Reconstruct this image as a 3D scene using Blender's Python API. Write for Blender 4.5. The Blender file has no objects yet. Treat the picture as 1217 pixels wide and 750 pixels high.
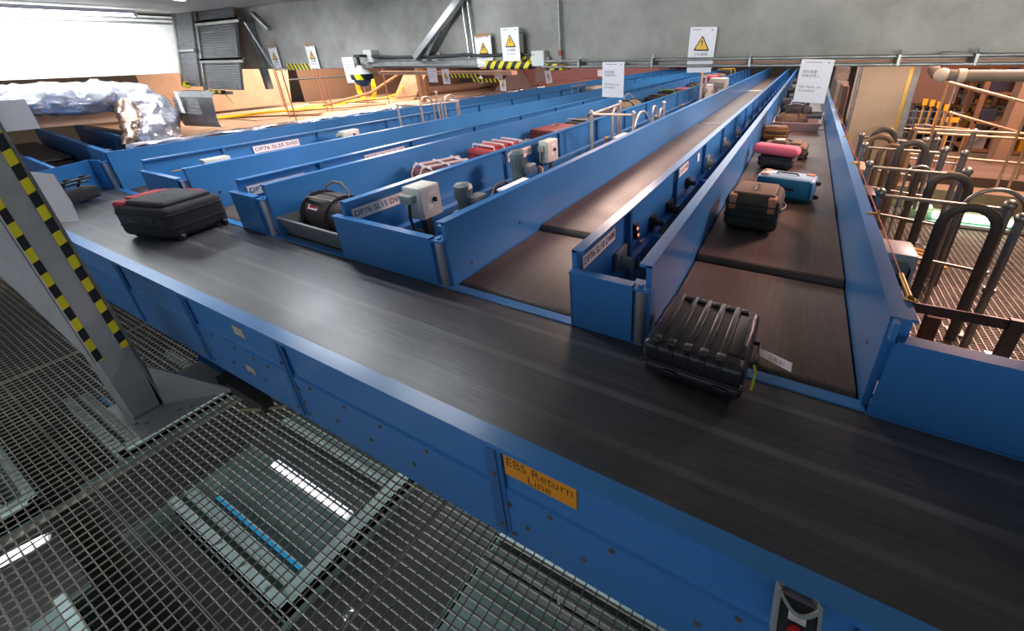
import bpy, bmesh, math, random
from mathutils import Vector, Matrix
random.seed(7)
SC = bpy.context.scene
C = SC.collection
PI = math.pi

# ------------------------------------------------------------------ camera
cam_d = bpy.data.cameras.new('camera')
cam = bpy.data.objects.new('camera', cam_d); C.objects.link(cam)
_r, _d, _f = ((0.8904582, 0.4545762, -0.0210879), (0.1708728, -0.3769492, -0.9103361), (-0.4217662, 0.8070129, -0.4133322))
cam.matrix_world = Matrix(((_r[0], -_d[0], -_f[0], 0), (_r[1], -_d[1], -_f[1], 0), (_r[2], -_d[2], -_f[2], 2.35), (0, 0, 0, 1)))
cam_d.sensor_width = 36; cam_d.lens = 14.340
cam_d.shift_x = -0.07033; cam_d.shift_y = -0.07553
cam_d.clip_start = 0.02; cam_d.clip_end = 200
SC.camera = cam

# ------------------------------------------------------------------ light, exposure
SC.view_settings.view_transform = 'Standard'; SC.view_settings.look = 'None'
SC.view_settings.gamma = 1; SC.view_settings.use_curve_mapping = False
SC.view_settings.exposure = 0.0
w = bpy.data.worlds.new('world'); SC.world = w; w.use_nodes = True
w.node_tree.nodes['Background'].inputs[0].default_value = (0.75, 0.82, 1, 1)
w.node_tree.nodes['Background'].inputs[1].default_value = 0.80

def area(name, loc, to, sx, sy, power, col):
    l = bpy.data.lights.new(name, 'AREA'); l.shape = 'RECTANGLE'; l.size = sx; l.size_y = sy
    l.energy = power; l.color = col
    o = bpy.data.objects.new(name, l); C.objects.link(o); o.location = loc
    o.rotation_euler = (Vector(to) - Vector(loc)).to_track_quat('-Z', 'Y').to_euler()
    return o
COOL = (0.90, 0.95, 1.0); WARM = (1.0, 0.58, 0.30); PINK = (1.0, 0.72, 0.58)
# ceiling lights of the hall beyond the beam, and unseen fill added for the beam
area('hall_light_centre', (-3.6, 8.6, 4.4), (-1.2, 5.0, 1.1), 1.6, 1.6, 360, (1.0, .70, .58))
area('hall_light_side', (3.4, 8.6, 4.4), (-2.2, 6.0, 1.1), 1.6, 1.6, 760, (1.0, .58, .52))
area('beam_fill_right', (1.4, -2.4, 2.5), (0.9, 3.75, 2.9), 2.4, .3, 17, (1, .98, .93)).data.spread = .6  # unseen fill added to brighten the right part of the beam
area('hall_light_far', (-1.5, 19, 4.6), (-1.5, 19, 0.9), 6.0, 8.0, 900, (1, .9, .85))
area('hall_light_left', (-9.0, 6.6, 3.6), (-9.3, 5.2, 1.3), 2.5, 1.6, 420, (1.0, .86, .70))
area('hall_light_right', (2.6, 5.3, 4.4), (1.3, 7.6, 0.8), 2.0, 1.5, 115, (1.0, .72, .44))
area('hall_light_racks', (7.5, 13, 5.2), (6, 13, 0), 7.0, 8.0, 340, (1.0, .74, .50))
area('beam_fill_back', (-3.4, -2.4, 2.6), (-3.4, 3.75, 2.85), 5.0, 0.3, 26, COOL).data.spread = .7  # added fill behind the camera, lifts the beam face
area('lower_level_light', (-3.0, -1.2, -.6), (-3.2, .9, -1.3), 5.0, 1.0, 110, (.85,.95,1))
area('lower_level_light_back', (-3.0, 2.6, -.7), (-3.2, .9, -1.3), 5.0, .6, 75, (.85,.95,1))

# ------------------------------------------------------------------ materials
def lin(h):
    h = h.lstrip('#'); v = [int(h[i:i+2], 16)/255 for i in (0, 2, 4)]
    return tuple(c/12.92 if c <= .04045 else ((c+.055)/1.055)**2.4 for c in v)
_m = {}
def mat(name, col, rough=.5, metal=0., noise=0., scale=8., bump=0., bscale=60., emit=0., spec=.5, coord='Object', col2=None, stretch=None, rvar=0.):
    if name in _m: return _m[name]
    m = bpy.data.materials.new(name); m.use_nodes = True; nt = m.node_tree; N = nt.nodes; L = nt.links
    b = N['Principled BSDF']
    if isinstance(col, str): col = lin(col)
    b.inputs['Base Color'].default_value = (*col, 1); b.inputs['Roughness'].default_value = rough
    b.inputs['Metallic'].default_value = metal; b.inputs['Specular IOR Level'].default_value = spec
    if emit:
        b.inputs['Emission Color'].default_value = (*col, 1); b.inputs['Emission Strength'].default_value = emit
    if noise or bump or rvar:
        tc = N.new('ShaderNodeTexCoord'); mp = N.new('ShaderNodeMapping'); L.new(tc.outputs[coord], mp.inputs[0])
        if stretch: mp.inputs['Scale'].default_value = stretch
    if noise or rvar:
        n = N.new('ShaderNodeTexNoise'); n.inputs['Scale'].default_value = scale; n.inputs['Detail'].default_value = 6
        n.inputs['Roughness'].default_value = .65
        L.new(mp.outputs[0], n.inputs['Vector'])
        if noise:
            rp = N.new('ShaderNodeValToRGB'); L.new(n.outputs[0], rp.inputs[0])
            if isinstance(col2, str): col2 = lin(col2)
            a = tuple(c*(1-noise) for c in col) if col2 is None else col2
            bb = tuple(min(1, c*(1+noise)) for c in col) if col2 is None else col
            rp.color_ramp.elements[0].position = .35; rp.color_ramp.elements[1].position = .65
            rp.color_ramp.elements[0].color = (*a, 1); rp.color_ramp.elements[1].color = (*bb, 1)
            L.new(rp.outputs[0], b.inputs['Base Color'])
        if rvar:
            mr = N.new('ShaderNodeMapRange'); L.new(n.outputs[0], mr.inputs[0])
            mr.inputs[1].default_value = .3; mr.inputs[2].default_value = .7
            mr.inputs[3].default_value = max(0, rough-rvar); mr.inputs[4].default_value = rough+rvar
            L.new(mr.outputs[0], b.inputs['Roughness'])
    if bump:
        n2 = N.new('ShaderNodeTexNoise'); n2.inputs['Scale'].default_value = bscale; n2.inputs['Detail'].default_value = 4
        L.new(mp.outputs[0], n2.inputs['Vector'])
        bp = N.new('ShaderNodeBump'); bp.inputs['Strength'].default_value = bump; bp.inputs['Distance'].default_value = .02
        L.new(n2.outputs[0], bp.inputs['Height']); L.new(bp.outputs[0], b.inputs['Normal'])
    _m[name] = m
    return m

def belt_mat(name, col, stripes=(), along='X', rough=.36):
    """worn rubber belt: fine lengthwise scuffing, paler wear tracks at fixed places across its width"""
    m = bpy.data.materials.new(name); m.use_nodes = True; nt = m.node_tree; N = nt.nodes; L = nt.links
    b = N['Principled BSDF']; tc = N.new('ShaderNodeTexCoord'); mp = N.new('ShaderNodeMapping')
    L.new(tc.outputs['Object'], mp.inputs[0])
    mp.inputs['Scale'].default_value = (1.2, 30, 30) if along == 'X' else (30, 1.2, 30)
    n = N.new('ShaderNodeTexNoise'); n.inputs['Scale'].default_value = 2.2; n.inputs['Detail'].default_value = 8
    n.inputs['Roughness'].default_value = .7; L.new(mp.outputs[0], n.inputs['Vector'])
    n3 = N.new('ShaderNodeTexNoise'); n3.inputs['Scale'].default_value = 2.2; n3.inputs['Detail'].default_value = 1
    L.new(tc.outputs['Object'], n3.inputs['Vector'])
    rp = N.new('ShaderNodeValToRGB'); L.new(n.outputs[0], rp.inputs[0])
    c = lin(col)
    rp.color_ramp.elements[0].color = (*[x*.72 for x in c], 1); rp.color_ramp.elements[1].color = (*[x*1.35 for x in c], 1)
    rp.color_ramp.elements[0].position = .3; rp.color_ramp.elements[1].position = .7
    cur = rp.outputs[0]
    sep = N.new('ShaderNodeSeparateXYZ'); L.new(tc.outputs['Object'], sep.inputs[0])
    out = sep.outputs['Y' if along == 'X' else 'X']
    for (p, wd, st) in stripes:
        s = N.new('ShaderNodeMath'); s.operation = 'SUBTRACT'; L.new(out, s.inputs[0]); s.inputs[1].default_value = p
        a = N.new('ShaderNodeMath'); a.operation = 'ABSOLUTE'; L.new(s.outputs[0], a.inputs[0])
        r = N.new('ShaderNodeMapRange'); L.new(a.outputs[0], r.inputs[0])
        r.inputs[1].default_value = wd*.45; r.inputs[2].default_value = wd*.75; r.inputs[3].default_value = st; r.inputs[4].default_value = 0
        ml = N.new('ShaderNodeMath'); ml.operation = 'MULTIPLY'; L.new(r.outputs[0], ml.inputs[0]); L.new(n3.outputs[0], ml.inputs[1])
        mx = N.new('ShaderNodeMix'); mx.data_type = 'RGBA'
        L.new(ml.outputs[0], mx.inputs['Factor']); L.new(cur, mx.inputs['A']); mx.inputs['B'].default_value = (.34, .33, .33, 1)
        cur = mx.outputs['Result']
    # short stray scratches
    v = N.new('ShaderNodeTexWave'); v.inputs['Scale'].default_value = 1.3; v.inputs['Distortion'].default_value = 14
    v.inputs['Detail'].default_value = 4; v.inputs['Detail Scale'].default_value = 2.4
    L.new(tc.outputs['Object'], v.inputs['Vector'])
    vr = N.new('ShaderNodeMapRange'); L.new(v.outputs[0], vr.inputs[0])
    vr.inputs[1].default_value = .988; vr.inputs[2].default_value = 1; vr.inputs[3].default_value = 0; vr.inputs[4].default_value = 0.0
    mx = N.new('ShaderNodeMix'); mx.data_type = 'RGBA'; L.new(vr.outputs[0], mx.inputs['Factor']); L.new(cur, mx.inputs['A'])
    mx.inputs['B'].default_value = (.22, .22, .22, 1); L.new(mx.outputs['Result'], b.inputs['Base Color'])
    mr = N.new('ShaderNodeMapRange'); L.new(n3.outputs[0], mr.inputs[0]); mr.inputs[1].default_value = .3; mr.inputs[2].default_value = .7
    mr.inputs[3].default_value = rough-.02; mr.inputs[4].default_value = rough+.05
    L.new(mr.outputs[0], b.inputs['Roughness'])
    bp = N.new('ShaderNodeBump'); bp.inputs['Strength'].default_value = .12; bp.inputs['Distance'].default_value = .01
    L.new(n.outputs[0], bp.inputs['Height']); L.new(bp.outputs[0], b.inputs['Normal'])
    return m

def stripe_mat(name, period, ax=(1, 0, 1), c1='#d8c81e', c2='#1b1b1d', rough=.5):
    """yellow and black hazard bands, slanted in object space"""
    m = bpy.data.materials.new(name); m.use_nodes = True; nt = m.node_tree; N = nt.nodes; L = nt.links
    b = N['Principled BSDF']; tc = N.new('ShaderNodeTexCoord')
    d = N.new('ShaderNodeVectorMath'); d.operation = 'DOT_PRODUCT'; L.new(tc.outputs['Object'], d.inputs[0])
    d.inputs[1].default_value = Vector(ax)/period
    fr = N.new('ShaderNodeMath'); fr.operation = 'FRACT'; L.new(d.outputs['Value'], fr.inputs[0])
    gt = N.new('ShaderNodeMath'); gt.operation = 'GREATER_THAN'; L.new(fr.outputs[0], gt.inputs[0]); gt.inputs[1].default_value = .5
    mx = N.new('ShaderNodeMix'); mx.data_type = 'RGBA'; L.new(gt.outputs[0], mx.inputs['Factor'])
    mx.inputs['A'].default_value = (*lin(c1), 1); mx.inputs['B'].default_value = (*lin(c2), 1)
    L.new(mx.outputs['Result'], b.inputs['Base Color']); b.inputs['Roughness'].default_value = rough
    return m

BLUE = mat('blue_powder_coat', '#397bb9', .28, noise=.035, scale=1.5, bump=.015, bscale=40)
BLUE_D = mat('blue_powder_coat_worn', '#30689f', .38, noise=.06, scale=2, bump=.02, bscale=30)
STEEL = mat('brushed_steel', '#b4b4b4', .30, 1, noise=.1, scale=30)
STEEL_D = mat('dull_galvanised_steel', '#8c8c88', .48, .7, noise=.22, scale=9, bump=.05)
STEEL_T = mat('tubular_steel', '#97938c', .36, .85, noise=.12, scale=12)
RAILM = mat('brushed_access_tube', '#c9c4bd', .32, .6, noise=.1, scale=14)
GRATE = mat('grating_steel', '#aaa397', .45, .35, noise=.2, scale=6)
CONC = mat('cast_concrete', '#918f88', .85, noise=.22, scale=2.2, bump=.35, bscale=22)
CONC_L = mat('lamp_whitened_concrete', '#dadad4', .8, noise=.12, scale=3.5, bump=.3, bscale=18)  # base colour whitened to carry the lamp's glare on the left beam
PAPER = mat('white_paper', '#e9e6ea', .7)
INK = mat('black_print', '#26262b', .6)
GINK = mat('grey_print', '#6d6d74', .6)
CARD = mat('brown_cardboard', '#b3927a', .85, noise=.12, scale=3)
TAPEB = mat('brown_parcel_tape', '#9a7450', .5)
WOOD = mat('rough_timber', '#8a6547', .8, noise=.3, scale=6, stretch=(1, 8, 8))
FOIL = mat('crinkled_foil', '#dedeea', .26, .78, noise=.2, scale=7, bump=1.0, bscale=7)
BLK = mat('black_plastic', '#1c1c1f', .45)
RUB = mat('black_rubber', '#29292b', .55)
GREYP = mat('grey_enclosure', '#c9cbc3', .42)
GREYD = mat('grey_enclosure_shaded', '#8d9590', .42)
MOTOR = mat('grey_green_motor', '#5f6f72', .45, .1, noise=.1, scale=10)
YEL = mat('sign_yellow', '#e3b414', .5)
ORANGE = mat('sign_orange', '#e6930c', .45)
REDP = mat('red_plastic', '#c3202b', .35)
YCAB = mat('yellow_cable_jacket', '#e8c21c', .45)
BRASS = mat('brass_fitting', '#b08a4a', .35, .9)
BELT_MAIN = belt_mat('main_belt_rubber', '#464547', ((.278, .028, .32), (.022, .032, .34), (-.22, .032, .22), (.10, .010, .12)), 'X', .31)
BELT = belt_mat('lane_belt_rubber', '#54483f', (), 'Y', .5)
BELT2 = belt_mat('lane_belt_rubber_upper', '#584a42', (), 'Y', .46)

# ------------------------------------------------------------------ mesh helpers
class MB:
    def __init__(s): s.b = bmesh.new()
    def _add(s, g, M=None):
        if M is not None: bmesh.ops.transform(s.b, matrix=M, verts=g)
    def box(s, x0, x1, y0, y1, z0, z1, M=None, bev=0, seg=2):
        r = bmesh.ops.create_cube(s.b, size=1)['verts']
        T = Matrix.Translation(((x0+x1)/2, (y0+y1)/2, (z0+z1)/2)) @ Matrix.Diagonal((abs(x1-x0), abs(y1-y0), abs(z1-z0), 1))
        bmesh.ops.transform(s.b, matrix=T, verts=r)
        if bev:
            ed = list({e for v in r for e in v.link_edges})
            o = bmesh.ops.bevel(s.b, geom=r+ed, offset=bev, segments=seg, profile=.5, affect='EDGES')
            r = list({v for f in o['faces'] for v in f.verts} | {v for v in r if v.is_valid})
            # gather the whole island
            seen = set(r); st = list(r)
            while st:
                v = st.pop()
                for e in v.link_edges:
                    u = e.other_vert(v)
                    if u not in seen: seen.add(u); st.append(u)
            r = list(seen)
        if M is not None: bmesh.ops.transform(s.b, matrix=M, verts=r)
        return r
    def cyl(s, p0, p1, r, seg=16, r2=None, M=None):
        p0, p1 = Vector(p0), Vector(p1); d = p1-p0
        T = Matrix.Translation((p0+p1)/2) @ d.to_track_quat('Z', 'Y').to_matrix().to_4x4()
        g = bmesh.ops.create_cone(s.b, cap_ends=True, segments=seg, radius1=r, radius2=r if r2 is None else r2, depth=d.length)['verts']
        bmesh.ops.transform(s.b, matrix=(M @ T) if M is not None else T, verts=g)
        return g
    def sph(s, c, r, seg=14, scale=(1, 1, 1), M=None):
        g = bmesh.ops.create_uvsphere(s.b, u_segments=seg, v_segments=seg//2+2, radius=r)['verts']
        T = Matrix.Translation(c) @ Matrix.Diagonal((*scale, 1))
        bmesh.ops.transform(s.b, matrix=(M @ T) if M is not None else T, verts=g)
        return g
    def sweep(s, pts, prof, up=(0, 0, 1), closed=False, M=None, capped=True):
        """prof: list of (a,b) in the plane across the path"""
        pts = [Vector(p) for p in pts]; n = len(pts); rings = []
        ref = Vector(up)
        for i, p in enumerate(pts):
            if closed: t = pts[(i+1) % n]-pts[i-1]
            else: t = pts[min(i+1, n-1)]-pts[max(i-1, 0)]
            t.normalize()
            a = t.cross(ref)
            if a.length < 1e-4: a = t.cross(Vector((1, .01, 0)))
            a.normalize(); b = a.cross(t).normalized(); ref = b
            ring = []
            for (u, v) in prof:
                q = p+a*u+b*v
                if M is not None: q = M @ q
                ring.append(s.b.verts.new(q))
            rings.append(ring)
        k = len(prof)
        for i in range(n if closed else n-1):
            A, B = rings[i], rings[(i+1) % n]
            for j in range(k): s.b.faces.new((A[j], A[(j+1) % k], B[(j+1) % k], B[j]))
        if not closed and capped:
            s.b.faces.new(rings[0][::-1]); s.b.faces.new(rings[-1])
    def tube(s, pts, r, seg=10, up=(0, 0, 1), closed=False, M=None, sq=1.):
        s.sweep(pts, [(r*math.cos(2*PI*i/seg), r*sq*math.sin(2*PI*i/seg)) for i in range(seg)], up, closed, M)
    def prism(s, poly, vec, M=None):
        vec = Vector(vec); a = [Vector(p) for p in poly]; b = [p+vec for p in a]
        if M is not None: a = [M @ p for p in a]; b = [M @ p for p in b]
        va = [s.b.verts.new(p) for p in a]; vb = [s.b.verts.new(p) for p in b]; n = len(a)
        s.b.faces.new(va[::-1]); s.b.faces.new(vb)
        for i in range(n): s.b.faces.new((va[i], va[(i+1) % n], vb[(i+1) % n], vb[i]))
    def build(s, name, m, parent=None, smooth=False, angle=40):
        bmesh.ops.recalc_face_normals(s.b, faces=s.b.faces[:])
        me = bpy.data.meshes.new(name); s.b.to_mesh(me); s.b.free()
        me.materials.append(m)
        if smooth:
            for p in me.polygons: p.use_smooth = True
            try: me.set_sharp_from_angle(angle=math.radians(angle))
            except Exception: pass
        o = bpy.data.objects.new(name, me); C.objects.link(o)
        if parent is not None: o.parent = parent
        return o

def tag(o, label, cat, group=None, kind=None):
    o['label'] = label; o['category'] = cat
    if group: o['group'] = group
    if kind: o['kind'] = kind
    return o
def thing(name, label, cat, loc=(0, 0, 0), rz=0, group=None):
    o = bpy.data.objects.new(name, None); C.objects.link(o); o.empty_display_size = .1
    o.location = loc; o.rotation_euler = (0, 0, rz)
    return tag(o, label, cat, group)
def struct(name, mb, m, smooth=False):
    o = mb.build(name, m, None, smooth); o['kind'] = 'structure'; return o
def dup(root, loc, rz=None, label=None, group=None):
    r = root.copy(); C.objects.link(r); r.location = loc
    if rz is not None: r.rotation_euler = (0, 0, rz)
    if label: r['label'] = label
    if group: r['group'] = group
    for ch in list(root.children):
        c = ch.copy(); C.objects.link(c); c.parent = r
        for g in list(ch.children):
            d = g.copy(); C.objects.link(d); d.parent = c
    return r

FACES = {'+x': Matrix(((0, 0, 1), (1, 0, 0), (0, 1, 0))), '-x': Matrix(((0, 0, -1), (-1, 0, 0), (0, 1, 0))),
         '-y': Matrix(((1, 0, 0), (0, 0, -1), (0, 1, 0))), '+z': Matrix.Identity(3)}
def text(body, size, loc, face, m, parent, name='lettering', depth=.0004, align='CENTER', sx=1., off=0., spacing=1., M=None):
    cu = bpy.data.curves.new(name, 'FONT'); cu.body = body; cu.size = size; cu.extrude = depth; cu.align_x = align; cu.align_y = 'CENTER'
    cu.offset = off; cu.space_line = spacing; cu.resolution_u = 3
    t = bpy.data.objects.new(name, cu); C.objects.link(t)
    bpy.context.view_layer.update()
    me = bpy.data.meshes.new_from_object(t.evaluated_get(bpy.context.evaluated_depsgraph_get()))
    bpy.data.objects.remove(t)
    T = Matrix.Translation(loc) @ FACES[face].to_4x4() @ Matrix.Diagonal((sx, 1, 1, 1))
    if M is not None: T = M @ T
    me.transform(T); me.materials.clear(); me.materials.append(m)
    o = bpy.data.objects.new(name, me); C.objects.link(o)
    if parent is not None: o.parent = parent
    return o

# ================================================================== SETTING
m_ = MB()
for i in range(int((12+1.0)/.04)+1):
    y = -1.0+i*.04
    m_.box(-10.2, 9.0, y-.0018, y+.0018, -.03, 0)
for i in range(int(19.2/.06)+1):
    x = -10.2+i*.06
    m_.box(x-.0025, x+.0025, -1.0, 12, -.006, .002)
for y in (.062, -.9, 1.06, 3.06, 5.06, 7.06):
    m_.box(-10.2, 9, y+.008, y+.011, -.03, .001)
for x in (-1.474, -3.474, -5.474, .526, 2.526):
    m_.box(x+.010, x+.013, -1, 12, -.03, .002)
struct('floor', m_, GRATE)
m_ = MB(); m_.box(-24, 24, -6, 34, -2.5, -2.4)
struct('floor', m_, mat('lower_level_slab', '#33302c', .8, noise=.2, scale=2))
m_ = MB()   # steel joists that carry the grating
for y in (-.95, 3.9, 7.0, 10.0): m_.box(-10.2, 9, y-.05, y+.05, -.25, -.035)
struct('trim_1', m_, STEEL_D)

m_ = MB(); m_.box(-9.2, 16, 3.75, 4.15, 2.23, 3.05, bev=.008)
struct('wall_back', m_, CONC)
m_ = MB(); m_.box(-9.55, -9.0, -6, 3.75, 2.19, 3.0, bev=.008)
struct('wall_left', m_, CONC_L)
m_ = MB(); m_.box(-20, 16, -6, 4.1, 3.04, 3.2)
struct('ceiling', m_, mat('ceiling_slab', '#a9a9a2', .85, noise=.1, scale=2))
m_ = MB(); m_.box(-20, 20, 4.1, 34, 5.6, 5.8)
struct('ceiling', m_, mat('hall_ceiling', '#6d655c', .85))
m_ = MB(); m_.box(-20, 20, 33.6, 34, -2.4, 5.6)
struct('wall_far', m_, mat('hall_wall', '#6f6a64', .85, noise=.15, scale=1))
m_ = MB(); m_.box(-16, -15.7, -6, 34, -2.4, 5.6)
struct('wall_left', m_, mat('hall_wall_side', '#5b5148', .85, noise=.15, scale=1))
m_ = MB(); m_.box(17.7, 18, -6, 34, -2.4, 5.6)
struct('wall_right', m_, mat('hall_wall_right', '#6b5340', .85, noise=.15, scale=1))

# ================================================================== MAIN CONVEYOR
mc = thing('belt_conveyor', 'long blue main return conveyor with wide dark worn belt and orange return line sign', 'conveyor', (-2, 1.3, 0))
OFF = Vector((2, -1.3, 0))       # parts are drawn in room coordinates and moved under their empty
def part(mb, name, m, parent, off, smooth=False):
    o = mb.build(name, m, parent, smooth); o.data.transform(Matrix.Translation(off)); return o
def tpart(o, off): o.data.transform(Matrix.Translation(off)); return o
X0, X1 = -7.75, 3.4
b = MB(); b.box(X0, X1, .895, 1.705, .80, .90)
part(b, 'belt', BELT_MAIN, mc, OFF)
b = MB()
prof = [(.902, .885), (.902, .952), (.826, .952), (.826, .926), (.846, .922), (.846, .70), (.834, .69), (.834, .34), (.87, .33), (.87, .345), (.852, .352), (.852, .68), (.864, .70), (.864, .885)]
b.prism([(X0, y, z) for y, z in prof], (X1-X0, 0, 0))
part(b, 'side_guard', BLUE, mc, OFF)
b = MB(); b.box(X0, X1, .90, 1.70, .50, .79); b.box(X0, X1, 1.70, 1.735, .34, .88)
part(b, 'bed_frame', BLUE_D, mc, OFF)
b = MB(); b.box(-7.62, .47, 1.70, 1.765, .872, .908, bev=.004)
part(b, 'transfer_strip', BLUE, mc, OFF)
b = MB()
b.prism([(.47, 1.70, .90), (.49, 1.70, 1.285), (.49, 1.75, 1.285), (.49, 1.75, .90)], (2.9, 0, 0))
b.box(.49, X1, 1.695, 1.76, 1.275, 1.292)
b.box(.47, X1, 1.69, 1.70, .89, .908)
part(b, 'back_guard', BLUE, mc, OFF)
b = MB()     # corner plate and end guard at the far left
P = [(-7.63, 1.715), (-7.82, 1.665), (-7.46, 1.12), (-7.40, .93)]
for (xa, ya), (xb, yb) in zip(P[:-1], P[1:]):
    d = Vector((xb-xa, yb-ya, 0)).normalized(); n = Vector((-d.y, d.x, 0))*.02
    b.prism([(xa, ya, .86), (xb, yb, .86), (xb, yb, 1.27), (xa, ya, 1.27)], n)
part(b, 'end_guard', BLUE, mc, OFF)
for x in (-7.0, -5.75, -4.62, -3.52, -2.39, -.875, .42, 1.6):
    b = MB()
    b.box(x-.020, x+.020, .822, .85, .38, .925, bev=.003); b.box(x-.042, x+.042, .830, .840, .38, .925)
    part(b, 'stiffener', BLUE_D, mc, OFF)
for x in (-5.9, -3.3, -.6, 1.9):
    b = MB(); b.box(x-.04, x+.04, 1.07, 1.15, 0, .5); b.box(x-.04, x+.04, 1.6, 1.68, 0, .5); b.box(x-.03, x+.03, 1.09, 1.66, .12, .2)
    b.box(x-.09, x+.09, 1.02, 1.2, 0, .012); b.box(x-.09, x+.09, 1.55, 1.73, 0, .012)
    part(b, 'leg', BLUE_D, mc, OFF)
random.seed(3)
boltpos = []
for x in (-3.3, -3.0, -2.78, -2.62, -2.2, -1.9, -1.62, -1.3, -.62, -.35, .1, .6):
    boltpos += [(x, .66), (x-.12, .50)]
for x in (-3.52, -2.39, -.875): boltpos += [(x, .78), (x+.05, .60), (x, .45), (x+.06, .40)]
for (x, z) in boltpos:
    y = .834 if z < .69 else .846
    if any(abs(x-q) < .06 for q in (-3.52, -2.39, -.875)): y = .822 if abs(x-min((-3.52, -2.39, -.875), key=lambda q: abs(q-x))) < .02 else .830
    b = MB(); b.cyl((x, y+.002, z), (x, y-.009, z), .009, 6); b.cyl((x, y+.002, z), (x, y-.003, z), .014, 14)
    part(b, 'bolt', STEEL_D, mc, OFF)
for (x, z, s) in ((-2.86, .83, 1.), (-2.90, .52, .85)):
    b = MB(); b.box(x-.06*s, x+.06*s, .8425 if z > .69 else .8305, .8455 if z > .69 else .8335, z-.035*s, z+.035*s)
    o = part(b, 'rating_plate', mat('worn_rating_plate', '#b5a894', .5, noise=.2, scale=20), mc, OFF); o['label'] = 'small beige rating plate'
# orange sign
b = MB(); b.box(-.825, -.495, .838, .8455, .790, .922)
sg = part(b, 'sign_plate', ORANGE, mc, OFF); sg['label'] = 'orange sign reading EBS Return Line'
o = text('EBS Return\nLine', .060, (0, .8375, 0), '-y', mat('dark_brown_print', '#3a2a12', .6), None, spacing=.78, off=-.0008)
xs = [v.co.x for v in o.data.vertices]; zs = [v.co.z for v in o.data.vertices]
for v in o.data.vertices:
    v.co.x = -.66+(v.co.x-(max(xs)+min(xs))/2)*.300/(max(xs)-min(xs)); v.co.z = .848+(v.co.z-(max(zs)+min(zs))/2)*.098/(max(zs)-min(zs))
o = tpart(o, OFF); o.parent = sg
# emergency stop
b = MB()
b.box(.172, .268, .762, .842, .755, .905, bev=.008)
es = part(b, 'emergency_stop_box', BLK, mc, OFF, True)
b = MB(); b.sweep([(.172+.096*t/8, .756, .905-.032*math.sin(PI*t/8)) for t in range(9)], [(-.004, -.008), (.004, -.008), (.004, .008), (-.004, .008)], up=(0, 1, 0)); b.box(.166, .175, .758, .842, .80, .91); b.box(.265, .274, .758, .842, .80, .91)
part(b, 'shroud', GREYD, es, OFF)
b = MB(); b.cyl((.22, .762, .828), (.22, .742, .828), .021, 20); b.cyl((.22, .744, .828), (.22, .735, .828), .017, 20)
part(b, 'push_button', REDP, es, OFF, True)
b = MB(); b.cyl((.216, .762, .772), (.216, .736, .772), .026, 20)
part(b, 'push_button', REDP, es, OFF, True)
b = MB(); b.box(.198, .240, .7595, .764, .855, .876)
part(b, 'label_plate', PAPER, es, OFF)
for x in (.178, .262):
    b = MB(); b.cyl((x, .80, .90), (x, .80, .915), .008, 8); part(b, 'cable_gland', STEEL, es, OFF)

TE = Matrix.Translation(OFF) @ Matrix.Translation((0, .825, .950)) @ Matrix.Rotation(math.radians(-48), 4, 'X') @ Matrix.Translation((0, -.83, -.905)) @ Matrix.Translation(-OFF)
for o in [es]+list(es.children): o.data.transform(TE)
b = MB(); b.box(.19, .25, .80, .85, .74, .93); part(b, 'mounting_bracket', BLK, mc, OFF)

# ================================================================== SIDE CONVEYORS
def seg_belt(b, xl, xr, ya, yb, zt, r=.045):
    prof = []
    for i in range(9):
        a = PI/2+PI*i/8; prof.append((ya+r+r*math.cos(a), zt-r+r*math.sin(a)))
    for i in range(9):
        a = -PI/2+PI*i/8; prof.append((yb-r+r*math.cos(a), zt-r+r*math.sin(a)))
    b.prism([(xl, y, z) for y, z in prof], (xr-xl, 0, 0))

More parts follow.
